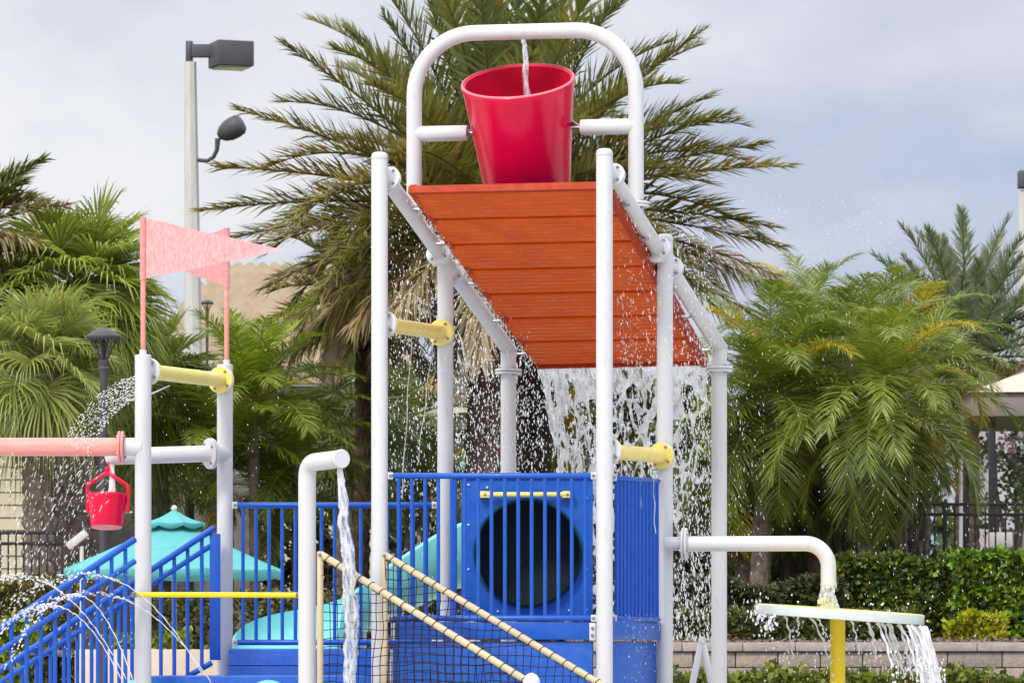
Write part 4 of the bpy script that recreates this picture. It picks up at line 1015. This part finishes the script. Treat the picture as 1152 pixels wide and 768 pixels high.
# ------------------------------------------------------------------ buildings
# tile roofed house
M['clay'] = mat('tan_clay_tile', (.52, .43, .32), .85, .2, color2=(.45, .35, .25), vscale=3, bump=.2)
hs = thing('tiled_house', 'tan house with barrel tile hip roof behind the light pole', 'house', Vector((W(290, 0, 95).x, 98, 0)))
Yh = 95; zr, zev = zat(304, 99), zat(428, 95); b = MB()
xl0, xl1, xr0, xr1 = W(140, 0, Yh).x, W(238, 0, Yh).x, W(480, 0, Yh).x, W(420, 0, Yh).x
rows = 11; bar = .27
for r_ in range(rows):
    for step in (0, 1):
        pass
    t0, t1 = r_ / rows, (r_ + 1) / rows; a0 = lerp(xl0, xl1, t0); a1 = lerp(xr0, xr1, t0); ns = int((a1 - a0) / bar * 8); V = []
    for (t, lift) in ((t0, .30), (t1 + .012, 0.0)):
        for k in range(ns + 1):
            x = a0 + (a1 - a0) * k / ns; ph = (x / bar + (.5 if False else 0)) % 1; h = abs(sin(pi * ph)) * .10
            V.append((x, Yh + 4 * t, lerp(zev, zr, t) + h + lift))
    for k in range(ns + 1):
        x = a0 + (a1 - a0) * k / ns; V.append((x, Yh + 4 * t0 + .01, lerp(zev, zr, t0) - .05))
    m_ = ns + 1; Fc = []
    for k in range(ns): Fc += [(k, k + 1, m_ + k + 1, m_ + k), (2 * m_ + k, 2 * m_ + k + 1, k + 1, k)]
    b.add(V, Fc)
V = [(xl0, Yh, zev), (xl1, Yh + 4, zr), (xl0, Yh + 8, zev), (xr0, Yh, zev), (xr1, Yh + 4, zr), (xr0, Yh + 8, zev)]
b.add(V, [(0, 1, 2), (3, 5, 4), (2, 1, 4, 5)]); b.build('roof', M['clay'], hs, 60)
b = MB(); b.box(((xl0 + xr0) / 2, Yh + 4, (zev - .1) / 2), (xr0 - xl0 - .8, 7.2, zev - .1)); b.build('wall', M['cream'], hs, 0)
b = MB(); b.box(((xl0 + xr0) / 2, Yh + 3.98, zev - .06), (xr0 - xl0 - .02, 7.9, .12)); b.build('eaves', M['fascia'], hs, 0)
# siding building, far left
sd = thing('siding_building', 'cream building with clapboard siding and a square column behind fence', 'building', Vector((W(-60, 0, 56).x, 57, 0)))
b = MB(); x1 = W(33, 0, 56).x; x0 = W(-260, 0, 56).x; zt = zat(440, 56); k = 0; zz = 0
while zz < zt:
    b.hexa([(x0, 56 - .03, zz), (x1, 56 - .03, zz), (x1, 57, zz), (x0, 57, zz), (x0, 56 - .008, zz + .16), (x1, 56 - .008, zz + .16), (x1, 57, zz + .16), (x0, 57, zz + .16)]); zz += .16
b.build('siding_wall', M['cream'], sd, 0)
b = MB(); b.box((W(20, 0, 59).x, 59.3, zt / 2), (6.4, .3, zt)); b.build('porch_wall', M['greyroof'], sd, 0)
b = MB(); b.box(W(58.5, 0, 55.6) * 0 + Vector((W(58.5, 0, 55.6).x, 55.6, zt / 2)), (PX(14, 55.6), .16, zt), 0, None, .012); b.box((W(58.5, 0, 55.6).x, 55.6, .5), (PX(18, 55.6), .22, 1.0), 0, None, .01); b.build('column', M['cream'], sd, 30)
b = MB(); b.box(((x0 + W(75, 0, 56).x) / 2, 57, zt + .16), (W(75, 0, 56).x - x0, 3.2, .3), 0, None, .02); b.build('roof', M['fascia'], sd, 30)
# grey floodlight on short stake
fl_ = thing('ground_floodlight', 'tilted pale grey floodlight on a short stake by the umbrella', 'floodlight', Vector((W(92, 0, 46).x, 46, .95)))
b = MB(); b.box(W(87, 607, 46), (PX(27, 46), .12, PX(9, 46)), 0, Matrix.Rotation(radians(-38), 3, 'Y'), .015); b.build('housing', M['signpaper'], fl_)
b = MB(); b.tube([W(92, 614, 46), Vector((W(92, 0, 46).x, 46, .95))], .022, 10); b.build('stake', M['white'], fl_)
# club house in the middle distance
ch = thing('clubhouse', 'low clubhouse with grey roof and cream gable behind the splashing water', 'building', Vector((W(520, 0, 86).x, 88, 0)))
Yc = 86
def quad_box(b, pts, d):   # polygon of pixels given thickness d away from the viewer
    f = [W(x, y, Yc) for (x, y) in pts]; k = [p + Vector((0, d, 0)) for p in f]; n = len(f)
    b.add(f + k, [tuple(range(n))[::-1], tuple(range(n, 2 * n))] + [(i, (i + 1) % n, n + (i + 1) % n, n + i) for i in range(n)])
b = MB(); quad_box(b, [(420, 480), (640, 480), (640, 760), (420, 760)], 4); b.build('wall', M['fascia'], ch, 0)
b = MB(); Yc = 85.4; quad_box(b, [(405, 441), (505, 400), (640, 398), (640, 442)], 3); b.build('upper_roof', M['greyroof'], ch, 0)
Yc = 85.8; b = MB(); quad_box(b, [(508, 440), (548, 424), (640, 424), (640, 464), (508, 464)], 3); b.build('gable_wall', M['cream'], ch, 0)
Yc = 85.0; b = MB(); quad_box(b, [(410, 470), (430, 458), (640, 458), (640, 463), (530, 463), (440, 471)], 2); b.build('lower_roof', M['cream'], ch, 0)
Yc = 85.2; b = MB(); quad_box(b, [(410, 463), (640, 463), (640, 483), (410, 483)], 2); b.build('fascia', M['fascia'], ch, 0)
Yc = 84.8; b = MB(); quad_box(b, [(510, 399), (531, 399), (531, 408), (510, 408)], .3); b.build('roof_vent', M['signpaper'], ch, 0)
Yc = 84.9; b = MB(); quad_box(b, [(534, 432), (540, 432), (540, 460), (534, 460)], .2); b.build('downpipe', M['fascia'], ch, 0)
gp = thing('closed_parasol', 'folded green parasol seen through spray above the blue railing', 'parasol', Vector((W(529, 0, 64).x, 64, 0)))
b = MB(); c = W(529, 496, 64); b.lathe([(.02, 0), (.10, -.12), (.14, -.5), (.15, -.9), (.10, -1.1)], 14, 0, Matrix.Translation(c)); b.build('canvas', M['greenpar'], gp, 60)
b = MB(); b.tube([(c.x, c.y, 0), (c.x, c.y, c.z + .05)], .022, 8); b.build('pole', M['white'], gp)
# pavilion on the right
pv = thing('pavilion', 'shade pavilion with cream hip roof and dark posts beyond the hedge', 'pavilion', Vector((W(1190, 0, 60).x, 61, 1.1)))
x0, x1 = W(1093, 0, 59).x, W(1300, 0, 59).x; ze0, ze1, zrg = zat(468, 59), zat(441, 59), zat(408, 61)
b = MB(); b.box(((x0 + x1) / 2, 61, (ze0 + ze1) / 2 - .002), (x1 - x0, 4, ze1 - ze0), 0, None, .02); b.build('fascia', M['fascia'], pv, 30)
b = MB(); e = .06; V = [(x0 - e, 58.94, ze1), (x1 + e, 58.94, ze1), (x1 + e, 63.06, ze1), (x0 - e, 63.06, ze1), (x0 + 1.3, 61, zrg), (x1 - 1.3, 61, zrg)]
b.add(V, [(0, 1, 5, 4), (1, 2, 5), (2, 3, 4, 5), (3, 0, 4), (3, 2, 1, 0)]); b.build('roof', M['tanwall'], pv, 0)
for (px, Y) in ((1116, 59.2), (1116, 62.6), (1290, 59.2), (1290, 62.6)):
    b = MB(); x = W(px, 0, 59.2).x; b.box((x, Y, (ze0 + 1.1) / 2), (.09, .09, ze0 - 1.1), 0, None, .008); b.build('post', M['metal'], pv, 30)
sp_ = thing('slim_white_post', 'slim white post among palms beside the pavilion', 'post', Vector((W(1081, 0, 56).x, 56, 1.1)))
b = MB(); b.tube([(W(1081, 0, 56).x, 56, 1.1), W(1081, 468, 56)], .024, 10, bev=.005); b.build('shaft', M['white'], sp_)
b = MB(); b.disc(W(1081, 466, 56), (0, 0, 1), .035, .03, 14); b.build('cap', M['white'], sp_)
hw = thing('pale_building', 'pale mauve building far beyond the pavilion', 'building', Vector((W(1200, 0, 90).x, 90, 0)))
M['mauve'] = mat('pale_mauve_stucco', (.55, .47, .50), .9, .1, vary=.06, vscale=1)
b = MB(); b.box((W(1230, 0, 90).x, 92, zat(455, 90) / 2), (PX(240, 90), 4, zat(455, 90))); b.build('wall', M['mauve'], hw, 0)
b = MB(); b.box((W(1230, 0, 90).x, 91.9, zat(452, 90)), (PX(250, 90), 4.4, .2)); b.build('roof', M['clay'], hw, 0)
b = MB(); b.box((W(1140, 0, 90).x, 89.96, zat(620, 90)), (PX(20, 90), .08, PX(50, 90))); b.build('window', M['greybox'], hw, 0)
def flower_tree(label, px, py, Y, r, seed):
    random.seed(seed); c = W(px, py, Y); o = thing('flowering_tree', label, 'tree', Vector((c.x, Y, 1.1)))
    b = MB()
    for q in range(5):
        e = c + Vector((random.uniform(-.6, .6) * r, random.uniform(-.6, .6) * r, random.uniform(-.3, .6) * r)); b.tube([(c.x + random.uniform(-.05, .05), Y, 1.1), lerp(Vector((c.x, Y, 1.1)), e, .55) + Vector((random.uniform(-.1, .1), 0, 0)), e], [.05, .03, .01], 7)
    b.build('trunk', M['trunkgrey'], o); b = MB()
    cl = [c + Vector((random.gauss(0, .5), random.gauss(0, .5), random.gauss(0, .55))) * r for _ in range(15)]
    for _ in range(2600):
        k = random.choice(cl); p = k + Vector((random.gauss(0, .2), random.gauss(0, .2), random.gauss(0, .16))) * r; s = random.uniform(.05, .12)
        d = Vector((random.gauss(0, 1), random.gauss(0, 1), random.gauss(0, 1))).normalized(); w = d.cross(Vector((random.random(), 1, random.random()))).normalized() * s * .35
        cc = jit(random.choice([(.10, .14, .05), (.14, .18, .07), (.07, .10, .04), (.55, .35, .42), (.60, .45, .45)] if p.z > c.z - r * .2 else [(.10, .14, .05), (.14, .18, .07), (.07, .10, .04)]), .2)
        b.add([p, p + d * s * .5 + w, p + d * s, p + d * s * .5 - w], [(0, 1, 2, 3)], 0, cc)
    b.build('crown', M['bushleaf'], o, 0)
flower_tree('pink flowering tree behind the dark pavilion post', 1138, 505, 68, 1.0, 81)
bd = thing('notice_board', 'small pale board standing behind the iron fence', 'sign', Vector((W(1126, 0, 55).x, 55, 1.1)))
b = MB(); b.box(W(1126, 607, 55), (PX(26, 55), .04, PX(17, 55)), 0, None, .006); b.build('panel', M['signpaper'], bd)
b = MB(); b.tube([(W(1126, 0, 55).x, 55.05, 1.1), W(1126, 607, 55.05)], .02, 8); b.build('leg', M['metal'], bd)
# ------------------------------------------------------------------ water
def drop(b, p, r, l, d=None, mi=0):
    d = (Vector(d).normalized() if d is not None else Vector((0, 0, -1))); ref = Vector((1, 0, 0)) if abs(d.x) < .9 else Vector((0, 1, 0))
    u = d.cross(ref).normalized(); w = d.cross(u); V = [p - d * l * .5]
    for (t, k) in ((-.2, .85), (.18, 1.0)):
        for q in range(5):
            a = 2 * pi * q / 5 + t; V.append(p + d * l * t + (u * cos(a) + w * sin(a)) * r * k)
    V.append(p + d * l * .5); Fc = []
    for q in range(5):
        q2 = (q + 1) % 5; Fc += [(0, 1 + q, 1 + q2), (1 + q, 6 + q, 6 + q2, 1 + q2), (6 + q, 11, 6 + q2)]
    b.add(V, Fc, mi)
# the curtain of water that pours off the low edge of the roof
def curtain(b):
    a = Cq + vn * .02; c = D + vn * .02; nx, ny = 260, 250; H = 2.0
    V = []; keep = {}
    wl = [0] * ((nx + 1) * (ny + 1))
    def pos(i, j):
        u = i / nx; v = j / ny; fall = v * H; t = sqrt(2 * fall / 9.81)
        uu = u + .16 * (1 - u) ** 3 * min(1, v * 3.0) * .75 - .03 * u * v
        p = lerp(a, c, uu); dep = .55 * t + .06 * noise.noise(Vector((u * 7, v * 5, 1))) + .05 * noise.noise(Vector((u * 24, v * 14, 2))) + .03 * noise.noise(Vector((u * 60, v * 30, 2)))
        return Vector((p.x + .012 * noise.noise(Vector((u * 30, v * 20, 5))), p.y + dep, p.z - .02 - fall))
    def wet(u, v):
        x = u * 1.32; z = v * H
        wx = .45 * noise.noise(Vector((x * 8, z * 5, 4))) + .2 * noise.noise(Vector((x * 22, z * 12, 14))); wz = .45 * noise.noise(Vector((x * 8, z * 5, 9)))
        q = Vector((x * 10.5 + wx, z * (4.2 + 2.5 * max(0, 1 - v * 5)) + wz, 0))
        dd, _ = noise.voronoi(q); rdg = dd[1] - dd[0]
        q2 = Vector((x * 30 + wx * 2, z * 8.5 + wz * 2, 3)); d2, _ = noise.voronoi(q2); r2 = d2[1] - d2[0]
        n = noise.noise(Vector((x * 3.5, z * 1.6, 7))); n3 = noise.noise(Vector((x * 14, z * 4, 27)))
        left = max(0, 1 - u / .42)
        w = .10 + .22 * max(0, 1 - v * 9) * (1 - .5 * u) + .05 * n + .05 * left
        w2 = (.34 * left * max(0, 1.15 - v * 1.1) + .22 * max(0, 1 - v * 5.5) * (1 - .55 * u)) * (.75 + 1.3 * n3)
        fade = max(0, v - .34) * .75 + max(0, u - .55) * (.12 + max(0, v - .03) * 2.2)
        s = noise.noise(Vector((x * 5, z * 2.2, 12))) * .75 + .5
        if s < fade: return 0
        if rdg < w: return 1 - .5 * rdg / w + 1
        if r2 < w2: return 1 - .5 * r2 / w2 + 1
        if v < .16 - .14 * u and n3 > -.1: return .5
        return 0
    idx = {}
    def vid(i, j):
        if (i, j) not in idx: idx[(i, j)] = len(V); V.append(pos(i, j))
        return idx[(i, j)]
    F1 = []; mi = []
    for j in range(ny):
        for i in range(nx):
            k = wet((i + .5) / nx, (j + .5) / ny)
            if k: F1.append((vid(i, j), vid(i + 1, j), vid(i + 1, j + 1), vid(i, j + 1))); mi.append(0 if k > 1 else 1)
    o = b.add(V, F1); b.mi = mi
b = MB(); curtain(b); o = b.build('water_curtain', [M['lace'], M['stream']], None, 180)
md = o.modifiers.new('thickness', 'SOLIDIFY'); md.thickness = .011; md.offset = 0
md = o.modifiers.new('round', 'SMOOTH'); md.factor = .6; md.iterations = 3
tag(o, 'lacy white curtain of water pouring off the low roof edge', 'water', None, 'stuff')

random.seed(77)
def spray(label, zones):
    b = MB()
    for (x0, x1, y0, y1, Y0, Y1, n, r, l, d, bias) in zones:
        for _ in range(n):
            x = random.uniform(x0, x1); y = y0 + (y1 - y0) * random.random() ** bias; Y = random.uniform(Y0, Y1); s = random.choice([.5, .6, .7, .8, 1, 1, 1.3, 1.6])
            dd = (d[0] + random.gauss(0, .12), random.gauss(0, .1), d[1]); p = W(x, y, Y)
            if p.z > .05: drop(b, p, r * s * .195, l * s * random.uniform(.35, .8), dd)
    o = b.build('water_spray', M['drop'], None, 180); return tag(o, label, 'water spray', None, 'stuff')
dn_ = (.05, -1)
spray('fine water drops falling under and around the sloping orange roof', [
    (438, 600, 290, 560, 33.4, 35.2, 2000, .016, .034, dn_, .8), (512, 612, 400, 560, 34.3, 35.6, 1200, .018, .036, dn_, .9), (440, 500, 215, 420, 32.4, 33.4, 420, .014, .03, dn_, 1),
    (694, 802, 235, 415, 31.9, 33.5, 1000, .013, .034, dn_, .7), (700, 806, 330, 412, 33, 34, 320, .014, .03, dn_, 1),
    (757, 802, 415, 720, 34.0, 35.2, 1700, .019, .045, dn_, .9), (690, 742, 415, 700, 33.0, 34.6, 620, .018, .06, dn_, 1), (605, 672, 415, 535, 34.5, 35.3, 260, .018, .04, dn_, 1),
    (820, 860, 420, 720, 34.2, 36, 260, .013, .035, dn_, .9), (450, 670, 540, 700, 33.2, 34.6, 420, .013, .035, dn_, 1), (672, 742, 690, 765, 31.5, 32.6, 160, .012, .02, dn_, 1)])
spray('mist of tiny drops drifting over the palms beside the tower', [(815, 1020, 195, 350, 33, 36, 420, .009, .012, (.8, -.4), 1), (860, 1010, 215, 290, 33, 36, 240, .010, .013, (.8, -.4), 1), (830, 1152, 330, 620, 33, 40, 420, .009, .022, (.25, -1), 1), (950, 1152, 560, 730, 33, 40, 260, .011, .024, (.2, -1), 1)])
spray('slanting drops sprayed past the small red bucket and coral pipe', [(0, 110, 500, 660, 31.4, 34, 620, .013, .042, (-.35, -1), .8), (60, 130, 510, 575, 32, 33, 150, .012, .05, (-.6, -1), 1), (0, 160, 640, 740, 31, 33, 130, .012, .03, (-.5, -1), 1), (180, 330, 430, 570, 33, 36, 90, .012, .02, dn_, 1)])
# fan of jets from the nearer flag post down over the coral pipe
b = MB()
for k in range(12):
    y0 = 424 + k * 2.3; vx = 1.0 + .03 * k; x = 153; 
    for q in range(70):
        t = (q + random.random()) / 70; xx = 153 - 80 * t * (1 - .030 * k); yy = y0 + 8 * t + (62 - .5 * k) * t * t
        if random.random() < .25 + .3 * t: continue
        drop(b, W(xx + random.gauss(0, .7), yy + random.gauss(0, .9), 31.8 - .6 * t), .0034 * random.uniform(.6, 1.3), .017, (-1, -.3 - 1.3 * t) if False else (-1, 0, -.2 - 1.2 * t))
for k in range(60):
    t = random.random(); xx = 168 + 22 * t; yy = 444 - 10 * t
    drop(b, W(xx, yy, 32.4), .006, .03, (1, 0, .4))
tag(b.build('spray_fan', M['drop'], None, 180), 'fan of fine jets spraying sideways from the nearer flag post', 'water spray', None, 'stuff')
# arcing jets
def jet(label, xp, yp, k, xs, xe, Y, Ye):
    b = MB(); pts = []; n = 60
    for i in range(n + 1):
        x = lerp(xs, xe, i / n); kk = k if x > xp else k * .62
        pts.append(W(x, yp + kk * (x - xp) ** 2, lerp(Y, Ye, i / n)))
    i1 = int(n * .52); dB = MB()
    b.tube([p + Vector((0, 0, .004 * sin(i * 1.7))) for i, p in enumerate(pts[:i1])], [.0033 + .0012 * sin(i * 2.3) for i in range(i1)], 7)
    for i in range(i1 - 6, n):
        for _ in range(3):
            t = random.random(); sp = .25 + .75 * (i - i1 + 6) / (n - i1 + 6)
            p = lerp(pts[i], pts[i + 1], t) + Vector((random.gauss(0, .01), random.gauss(0, .03), random.gauss(0, .016))) * sp * 1.5
            drop(dB, p, .0058 * random.uniform(.6, 1.3), .026 * random.uniform(.5, 1.3), pts[i + 1] - pts[i])
    o = b.build('water_jet', M['foam'], None, 180); q = dB.build('droplets', M['drop'], o, 180); q['kind'] = 'stuff'; return tag(o, label, 'water jet', 'arcing water jets over the stair')
jet('water jet whose crest rises highest and drops past the stair end', 22, 648, .0080, 142, -30, 31.4, 30.6)
jet('lowest water jet cresting in mid stair', 58, 681, .0135, 136, -20, 31.3, 30.8)
jet('tight steep water jet cresting just below the hedge top', 84, 668, .0225, 150, 8, 31.2, 30.6)
jet('water jet from behind the nearer flag post cresting level with the top handrail', 101, 646, .0070, 228, 10, 31.9, 31.0)
jet('flattest and longest water jet coming from the low blue deck', 106, 667, .0058, 238, 22, 32.0, 31.2)
# poured streams
def stream(name, label, pts, rads, m, wob=.012, n=14, squash=1.0):
    b = MB(); P_ = []; Rr = []; tot = 90
    for i in range(tot + 1):
        t = i / tot * (len(pts) - 1); k = min(len(pts) - 2, int(t)); P_.append(lerp(pts[k], pts[k + 1], t - k)); Rr.append(lerp(rads[k], rads[k + 1], t - k))
    V = []; Fc = []
    for i, p in enumerate(P_):
        for q in range(n):
            a = 2 * pi * q / n; nz_ = noise.noise(Vector((cos(a) * 1.6, sin(a) * 1.6, p.z * 7))) ; n2 = noise.noise(Vector((cos(a) * 4, sin(a) * 4, p.z * 22 + 5)))
            r = Rr[i] * (1 + .45 * nz_ + .35 * n2)
            V.append(p + Vector((cos(a) * r + wob * noise.noise(Vector((p.z * 5, 1, 0))), sin(a) * r * squash, 0)))
    for i in range(tot):
        for q in range(n): q2 = (q + 1) % n; Fc.append((i * n + q, i * n + q2, (i + 1) * n + q2, (i + 1) * n + q))
    b.add(V, Fc + [tuple(range(n))[::-1], tuple(tot * n + q for q in range(n))])
    o = b.build(name, m, None, 180); return tag(o, label, 'water stream', None)
stream('water_stream', 'thin clear stream dropping from the arch into the big bucket', [W(590, 48, 32.4), W(591, 80, 32.4), W(592.5, 112, 32.4), W(593, 132, 32.4)], [.014, .021, .027, .024], M['stream'], .02)
stream('water_stream', 'twisting clear stream pouring from the bent spout post', [end + Vector((-.02, .05, -.03)), W(386, 560, 30.8), W(390, 600, 30.8), W(393, 660, 30.8), W(395, 715, 30.8), W(394, 800, 30.8)], [.016, .030, .040, .046, .05, .04], M['stream'], .03)
stream('water_stream', 'short white stream filling the small red bucket', [W(126, 524, 32.76), W(126, 545, 32.74), W(125, 562, 32.72)], [.016, .022, .024], M['foam'])
stream('water_stream', 'clear column of water falling from the outlet pipe onto the disc', [W(932, 654, 32.5), W(932, 668, 32.5), W(931, 688, 32.55)], [.054, .062, .068], M['stream'], .01, 18)
for (xs, xe, ye, Y, w, sg) in ((404, 417, 530, 33, .004, 0),): pass
b = MB()
for (x0, y0, x1, y1, Y) in ((463, 378, 452, 560, 32.5), (487, 385, 470, 520, 32.7), (500, 400, 500, 440, 33)):
    pts = [W(lerp(x0, x1, t / 14) + .8 * sin(t), lerp(y0, y1, t / 14), Y) for t in range(15)]; b.tube(pts, .0034, 6)
for (x0, y0, x1, y1, Y) in ((705, 523, 703, 620, 32.2), (722, 524, 719, 600, 32.3), (735, 528, 737, 600, 32.4)):
    pts = [W(lerp(x0, x1, t / 14) + .8 * sin(t), lerp(y0, y1, t / 14), Y) for t in range(15)]; b.tube(pts, .004, 6)
tag(b.build('dripping_water', M['lace'], None, 180), 'thin dribbles running off the two yellow spray bars', 'water', None, 'stuff')
# run off from the splash disc
b = MB(); random.seed(5)
for (xa, xb, yb, n) in ((856, 850, 692, 3), (868, 862, 703, 3), (884, 892, 740, 1), (897, 901, 715, 1), (914, 936, 768, 1), (922, 928, 728, 1), (954, 964, 745, 1), (978, 990, 745, 2), (988, 1012, 775, 2), (1000, 1016, 770, 2), (1010, 1030, 760, 3), (1018, 1042, 790, 3), (1024, 1048, 790, 4), (1029, 1055, 800, 5), (1034, 1058, 800, 6), (1038, 1062, 800, 6)):
    for q in range(n):
        sx = xa + random.uniform(-4, 4); ex = xb + random.uniform(-4, 5); yt = 690 + (sx - 849) / 190 * 14 if True else 0; Y = 32.6 - random.uniform(-.3, .55); ln = yb + random.uniform(-12, 6); pts = []; rr = []
        for i in range(25):
            t = i / 24; pts.append(W(sx + (ex - sx) * t ** .62 + .9 * sin(i * .9 + q), lerp(yt, ln, t), Y)); rr.append((.0095 if n > 1 else .007) * (1 - .45 * t) * (1 + .4 * sin(i * 1.3 + q * 2)))
        cut = 25 if n > 2 else random.randint(16, 25)
        b.tube(pts[:cut], rr[:cut], 7)
        for i in range(12):
            t = random.random(); p = lerp(pts[12], pts[24], t) + Vector((random.gauss(0, .03), random.gauss(0, .03), random.gauss(0, .05))); drop(b, p, .007 * random.uniform(.6, 1.4), .025)
for _ in range(120): drop(b, W(random.uniform(870, 1040), 0, 32.6) * 0 + W(random.uniform(860, 1050), random.uniform(668, 775), 32.3 + random.random()), .006 * random.uniform(.6, 1.4), .018)
tag(b.build('disc_runoff', M['foam'], None, 180), 'strings of water running off the pale splash disc edge', 'water', None, 'stuff')
# splash crown on the roof's wet left edge
b = MB()
for _ in range(700):
    t = random.random(); sd_ = random.choice([0, 0, 1]); p = lerp(A, Cq, t) if sd_ == 0 else lerp(B, D, t)
    p = p + un * (random.gauss(.0, .016) if sd_ == 0 else random.gauss(0, .02)) + nn * random.uniform(-.03, .05); drop(b, p, .0042, .02)
tag(b.build('edge_drips', M['drop'], None, 180), 'drips beading along both edges of the orange roof', 'water', None, 'stuff')
# ------------------------------------------------------------------ camera, sky, sun
cam = bpy.data.cameras.new('camera'); co = bpy.data.objects.new('camera', cam); col.objects.link(co)
co.location = (0, 0, ZC); co.rotation_euler = (radians(90), 0, 0)
cam.sensor_width = 36; cam.sensor_fit = 'HORIZONTAL'; cam.lens = 36 * F / 1152; cam.shift_y = (HY - 384) / 1152; cam.clip_end = 8000; cam.clip_start = .5
cam.dof.use_dof = True; cam.dof.focus_distance = 32.6; cam.dof.aperture_fstop = 9
scene.camera = co
EL, AZ = radians(44), radians(208)      # sun high behind the viewer, a little to the left
w = bpy.data.worlds.new('World'); scene.world = w; w.use_nodes = True
nt = w.node_tree; N = nt.nodes; L = nt.links; N.clear()
out = N.new('ShaderNodeOutputWorld'); sky = N.new('ShaderNodeTexSky'); sky.sky_type = 'NISHITA'; sky.sun_disc = False; sky.sun_elevation = EL; sky.sun_rotation = AZ
bg1 = N.new('ShaderNodeBackground'); bg1.inputs['Strength'].default_value = .09; L.new(sky.outputs[0], bg1.inputs['Color'])
tc = N.new('ShaderNodeTexCoord'); sep = N.new('ShaderNodeSeparateXYZ'); L.new(tc.outputs['Generated'], sep.inputs[0])
mp = N.new('ShaderNodeMapping'); mp.inputs['Scale'].default_value = (9, 3, 17); mp.inputs['Location'].default_value = (1.3, 0, 2.4); L.new(tc.outputs['Generated'], mp.inputs['Vector'])
n1 = N.new('ShaderNodeTexNoise'); n1.inputs['Scale'].default_value = 1.0; n1.inputs['Detail'].default_value = 7; n1.inputs['Roughness'].default_value = .52; n1.inputs['Distortion'].default_value = .35; L.new(mp.outputs[0], n1.inputs['Vector'])
n2 = N.new('ShaderNodeTexNoise'); n2.inputs['Scale'].default_value = 2.6; n2.inputs['Detail'].default_value = 6; n2.inputs['Roughness'].default_value = .5; L.new(mp.outputs[0], n2.inputs['Vector'])
nm = N.new('ShaderNodeMix'); nm.data_type = 'FLOAT'; nm.inputs[0].default_value = .30; L.new(n1.outputs['Fac'], nm.inputs[2]); L.new(n2.outputs['Fac'], nm.inputs[3])
r = N.new('ShaderNodeValToRGB'); el = r.color_ramp.elements
el[0].position = .33; el[0].color = (.44, .505, .665, 1); el[1].position = .70; el[1].color = (.84, .835, .86, 1)
e = el.new(.45); e.color = (.58, .62, .73, 1); e = el.new(.55); e.color = (.66, .685, .775, 1)
# clouds are thinner and bluer low down to the east, brighter higher up
ma = N.new('ShaderNodeMath'); ma.operation = 'MULTIPLY_ADD'; ma.inputs[1].default_value = 1.15; ma.inputs[2].default_value = -.10; L.new(sep.outputs['Z'], ma.inputs[0])
mb = N.new('ShaderNodeMath'); mb.operation = 'MULTIPLY_ADD'; mb.inputs[1].default_value = -1.05; L.new(sep.outputs['X'], mb.inputs[0]); L.new(ma.outputs[0], mb.inputs[2])
mc = N.new('ShaderNodeClamp'); mc.inputs['Min'].default_value = -.2; mc.inputs['Max'].default_value = .16; L.new(mb.outputs[0], mc.inputs['Value'])
md_ = N.new('ShaderNodeMath'); md_.operation = 'ADD'; L.new(nm.outputs[0], md_.inputs[0]); L.new(mc.outputs[0], md_.inputs[1]); L.new(md_.outputs[0], r.inputs['Fac'])
bg2 = N.new('ShaderNodeBackground')
zr_ = N.new('ShaderNodeMapRange'); zr_.interpolation_type = 'SMOOTHSTEP'; L.new(sep.outputs['Z'], zr_.inputs['Value'])
zr_.inputs['From Min'].default_value = .15; zr_.inputs['From Max'].default_value = .75; zr_.inputs['To Min'].default_value = 1.02; zr_.inputs['To Max'].default_value = 2.5
L.new(zr_.outputs['Result'], bg2.inputs['Strength']); L.new(r.outputs['Color'], bg2.inputs['Color'])
mx = N.new('ShaderNodeMixShader'); mx.inputs['Fac'].default_value = .88; L.new(bg1.outputs[0], mx.inputs[1]); L.new(bg2.outputs[0], mx.inputs[2]); L.new(mx.outputs[0], out.inputs['Surface'])
sl_ = bpy.data.lights.new('sun', 'SUN'); sl_.energy = 2.1; sl_.angle = radians(10); sl_.color = (1, .955, .88)
so = bpy.data.objects.new('sun', sl_); col.objects.link(so)
sd3 = Vector((sin(AZ) * cos(EL), cos(AZ) * cos(EL), sin(EL))); so.rotation_euler = sd3.to_track_quat('Z', 'Y').to_euler(); so.location = (0, 0, 40)
vs = scene.view_settings; vs.view_transform = 'Standard'; vs.look = 'None'; vs.exposure = .12; vs.gamma = 1
scene.cycles.max_bounces = 8; scene.cycles.transparent_max_bounces = 16; scene.cycles.transmission_bounces = 8
scene.cycles.use_denoising = True
for o in bpy.data.objects:
    if '_o' in o: del o['_o']
